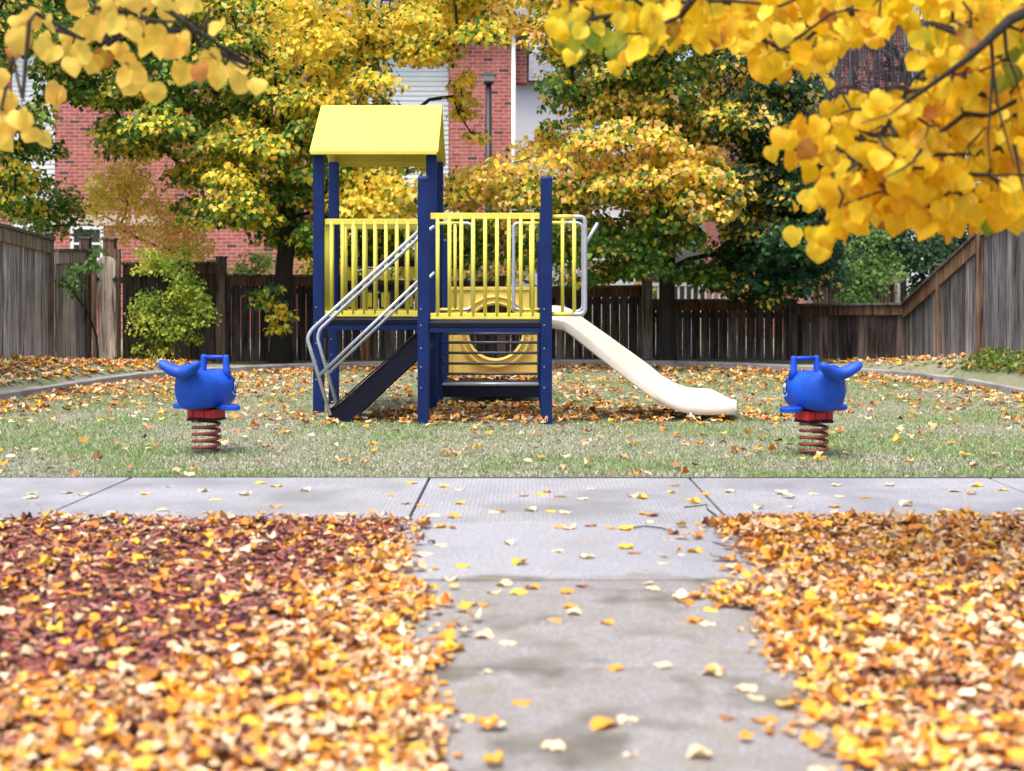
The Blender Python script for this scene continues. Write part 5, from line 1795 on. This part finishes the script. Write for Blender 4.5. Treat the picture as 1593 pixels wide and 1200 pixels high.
def overhang(label, base, trunk, limb, polys, n_nodes, Yr, seed, leaf_per=3, size=(.064, .098), green=None, pale=0.0, trunk_r=.11, nodepts=(), hang=()):
    r = np.random.RandomState(seed)
    Tt = thing('linden_tree', label, 'tree', base)
    tg = []
    tot = sum(n_nodes)
    for poly, nn in zip(polys, n_nodes):
        xs_ = [p[0] for p in poly]; ys_ = [p[1] for p in poly]; k = 0
        got = []
        tries = 0
        while k < nn and tries < nn * 80:
            tries += 1
            x = r.uniform(min(xs_), max(xs_)); y = r.uniform(min(ys_), max(ys_))
            if not in_poly([x], [y], poly)[0]: continue
            p = np.array(at(x, y, r.uniform(*Yr)))
            if any(np.linalg.norm((p - q) * [1, .35, 1]) < .035 for q in got): continue
            got.append(p); k += 1
        tg += got
    tg += [np.array(at(x, y, r.uniform(*Yr))) for x, y in nodepts]
    root = [np.array(p, float) for p in trunk + limb]
    nodes, par, rad, ends = skeleton(root, tg, .05, seed, tip_r=.0024, sag=.0, expo=.42, lean=.2)
    nt_ = len(trunk)
    b0 = np.array(base)
    mb = MB().tube([tuple(p) for p in trunk], [trunk_r * 1.4] + [trunk_r] * (len(trunk) - 2) + [trunk_r * .7], 14)
    mb.V = [tuple(np.array(v) - b0) for v in mb.V]
    mb.build('trunk', M['bark'], Tt, smooth=True)
    # limb tapers from the trunk
    ll = [trunk[-1]] + limb
    mb = MB().tube([tuple(p) for p in ll], [trunk_r * .6 * (1 - t_) ** 2.6 + .0085 for t_ in np.linspace(0, 1, len(ll))], 10)
    mb.V = [tuple(np.array(v) - b0) for v in mb.V]
    mb.build('branch', M['bark'], Tt, smooth=True)
    mb = skel_mesh(nodes, par, np.minimum(rad, .010), start=len(root), n=5)
    for hp in hang:
        mb.tube([tuple(at(a_, b_, 4.98)) for a_, b_ in hp], list(np.linspace(.0075, .002, len(hp))), 6)
    # leaves
    P = []
    for e in ends:
        for q in range(r.randint(max(1, leaf_per - 1), leaf_per + 1)):
            P.append((nodes[e], e))
    nL = len(P)
    A = np.array([p[0] for p in P])
    off = r.normal(0, .034, (nL, 3)); off[:, 2] = -np.abs(off[:, 2]) - .012
    B = A + off
    for a, b in zip(A, B):
        mb.tube([a, (a + b) / 2 + [0, 0, .004], b], [.0013, .0012, .0010], 3, caps=False)
    mb.V = [tuple(np.array(v) - b0) for v in mb.V]
    mb.build('twig', M['twig'], Tt)
    tip = np.stack([r.normal(0, .45, nL), r.normal(0, .35, nL), -np.ones(nL)], 1)
    nr = np.stack([r.normal(0, .55, nL), -np.ones(nL) * .9, r.normal(.35, .4, nL)], 1)
    s = size[0] + (size[1] - size[0]) * r.rand(nL)
    col = FY[r.randint(0, 5, nL)] * (.88 + .2 * r.rand(nL))[:, None]
    col = col * (1 - pale) + np.array([.90, .66, .20]) * pale
    br = r.rand(nL) < .02
    col[br] = (.42, .16, .03)
    if green is not None:
        px, py = topx(B)
        gprob = np.clip(blob(px, py, green), 0, .9)
        gk = r.rand(nL) < gprob
        col[gk] = np.array([(.20, .30, .03), (.36, .42, .03), (.12, .2, .02)])[r.randint(0, 3, gk.sum())]
    V, T, Cc = leaves_mesh(B - b0, tip, nr, s, col, TH, seed, rib=(.62, .55, .05))
    # yellow-green shading towards the rim is left out; smooth leaf
    fast_mesh('foliage', V, T, Cc, M['leafbig'], Tt, smooth=True)
    return Tt


polyR = [(1640, -60), (1460, -40), (1445, 40), (1440, 100), (1400, 120), (1350, 130), (1300, 135), (1240, 178), (1195, 200), (1225, 222), (1285, 232), (1300, 262), (1240, 280), (1250, 292), (1305, 275), (1298, 310), (1272, 355), (1290, 352), (1340, 322), (1400, 305), (1420, 325), (1460, 330), (1500, 312), (1540, 322), (1640, 318)]
polyT = [(870, -60), (868, 60), (885, 68), (950, 45), (990, 62), (1050, 40), (1080, 60), (1140, 40), (1175, 70), (1200, 110), (1260, 115), (1285, 70), (1340, 35), (1390, 45), (1420, 10), (1440, -60)]
overhang('bright yellow linden boughs hanging in close at the upper right corner', (3.7, 5.4, 0),
         [(3.7, 5.4, -.05), (3.65, 5.4, 1.2), (3.5, 5.4, 2.2), (3.2, 5.4, 2.8)],
         [(2.7, 5.4, 2.75), at(1700, -30, 5.2), at(1570, 32, 4.95), at(1510, 88, 4.95), at(1455, 128, 4.95), at(1400, 165, 5.1)],
         [polyR], [510], (5.0, 6.6), 301, 3, green=[(1540, 345, 18, 14, .8), (1450, 80, 20, 40, .35), (1560, 60, 60, 60, .1)], hang=[[(1542, 58), (1545, 110), (1552, 165), (1566, 215), (1578, 262)], [(1562, 40), (1566, 85), (1580, 120), (1590, 160)], [(1484, 112), (1476, 140), (1467, 166)], [(1578, 225), (1586, 270), (1600, 320)], [(1434, 232), (1420, 252), (1395, 268), (1370, 280)], [(1545, 110), (1541, 160), (1537, 215), (1540, 255)], [(1455, 128), (1420, 150), (1385, 178), (1340, 192)]])
overhang('yellow linden sprays hanging down across the top edge, right of centre', (3.6, 7.4, 0),
         [(3.6, 7.4, -.05), (3.6, 7.4, 1.5), (3.5, 7.2, 2.7), (3.1, 6.8, 3.3)],
         [(2.4, 6.3, 3.2), at(1350, -190, 6.0), at(1200, -110, 5.9), at(1080, -60, 5.8), at(960, -30, 5.8)],
         [polyT], [175], (5.2, 6.4), 302, 3, green=[(930, 55, 60, 30, .75), (1010, 60, 40, 30, .5), (1215, 70, 25, 25, .5)])
polyL = [(165, -40), (330, -40), (330, 20), (300, 30), (350, 70), (400, 105), (415, 130), (375, 110), (330, 95), (290, 80), (255, 75), (240, 90), (200, 80), (180, 40)]
polyL2 = [(-30, -50), (170, -50), (150, 30), (60, 20), (-30, 40)]
overhang('pale golden linden twigs dangling at the upper left corner', (-4.0, 6.8, 0),
         [(-4.0, 6.8, -.05), (-3.95, 6.7, 1.5), (-3.8, 6.4, 2.6), (-3.4, 6.1, 3.1)],
         [(-2.9, 5.9, 3.0), at(20, -120, 5.8), at(130, -80, 5.7), at(250, 8, 5.6), at(310, 50, 5.6), at(385, 100, 5.6)],
         [polyL, polyL2], [24, 5], (5.2, 6.2), 303, 2, size=(.078, .105), pale=.5,
         nodepts=[(12, 55), (45, 35), (55, 38), (90, 50), (110, 36), (118, 55), (130, 62), (168, 70), (90, 120), (12, 125), (35, 155), (55, 180), (5, 195), (195, 98), (245, 120), (20, 90), (2, 170), (150, 20), (185, 10)])
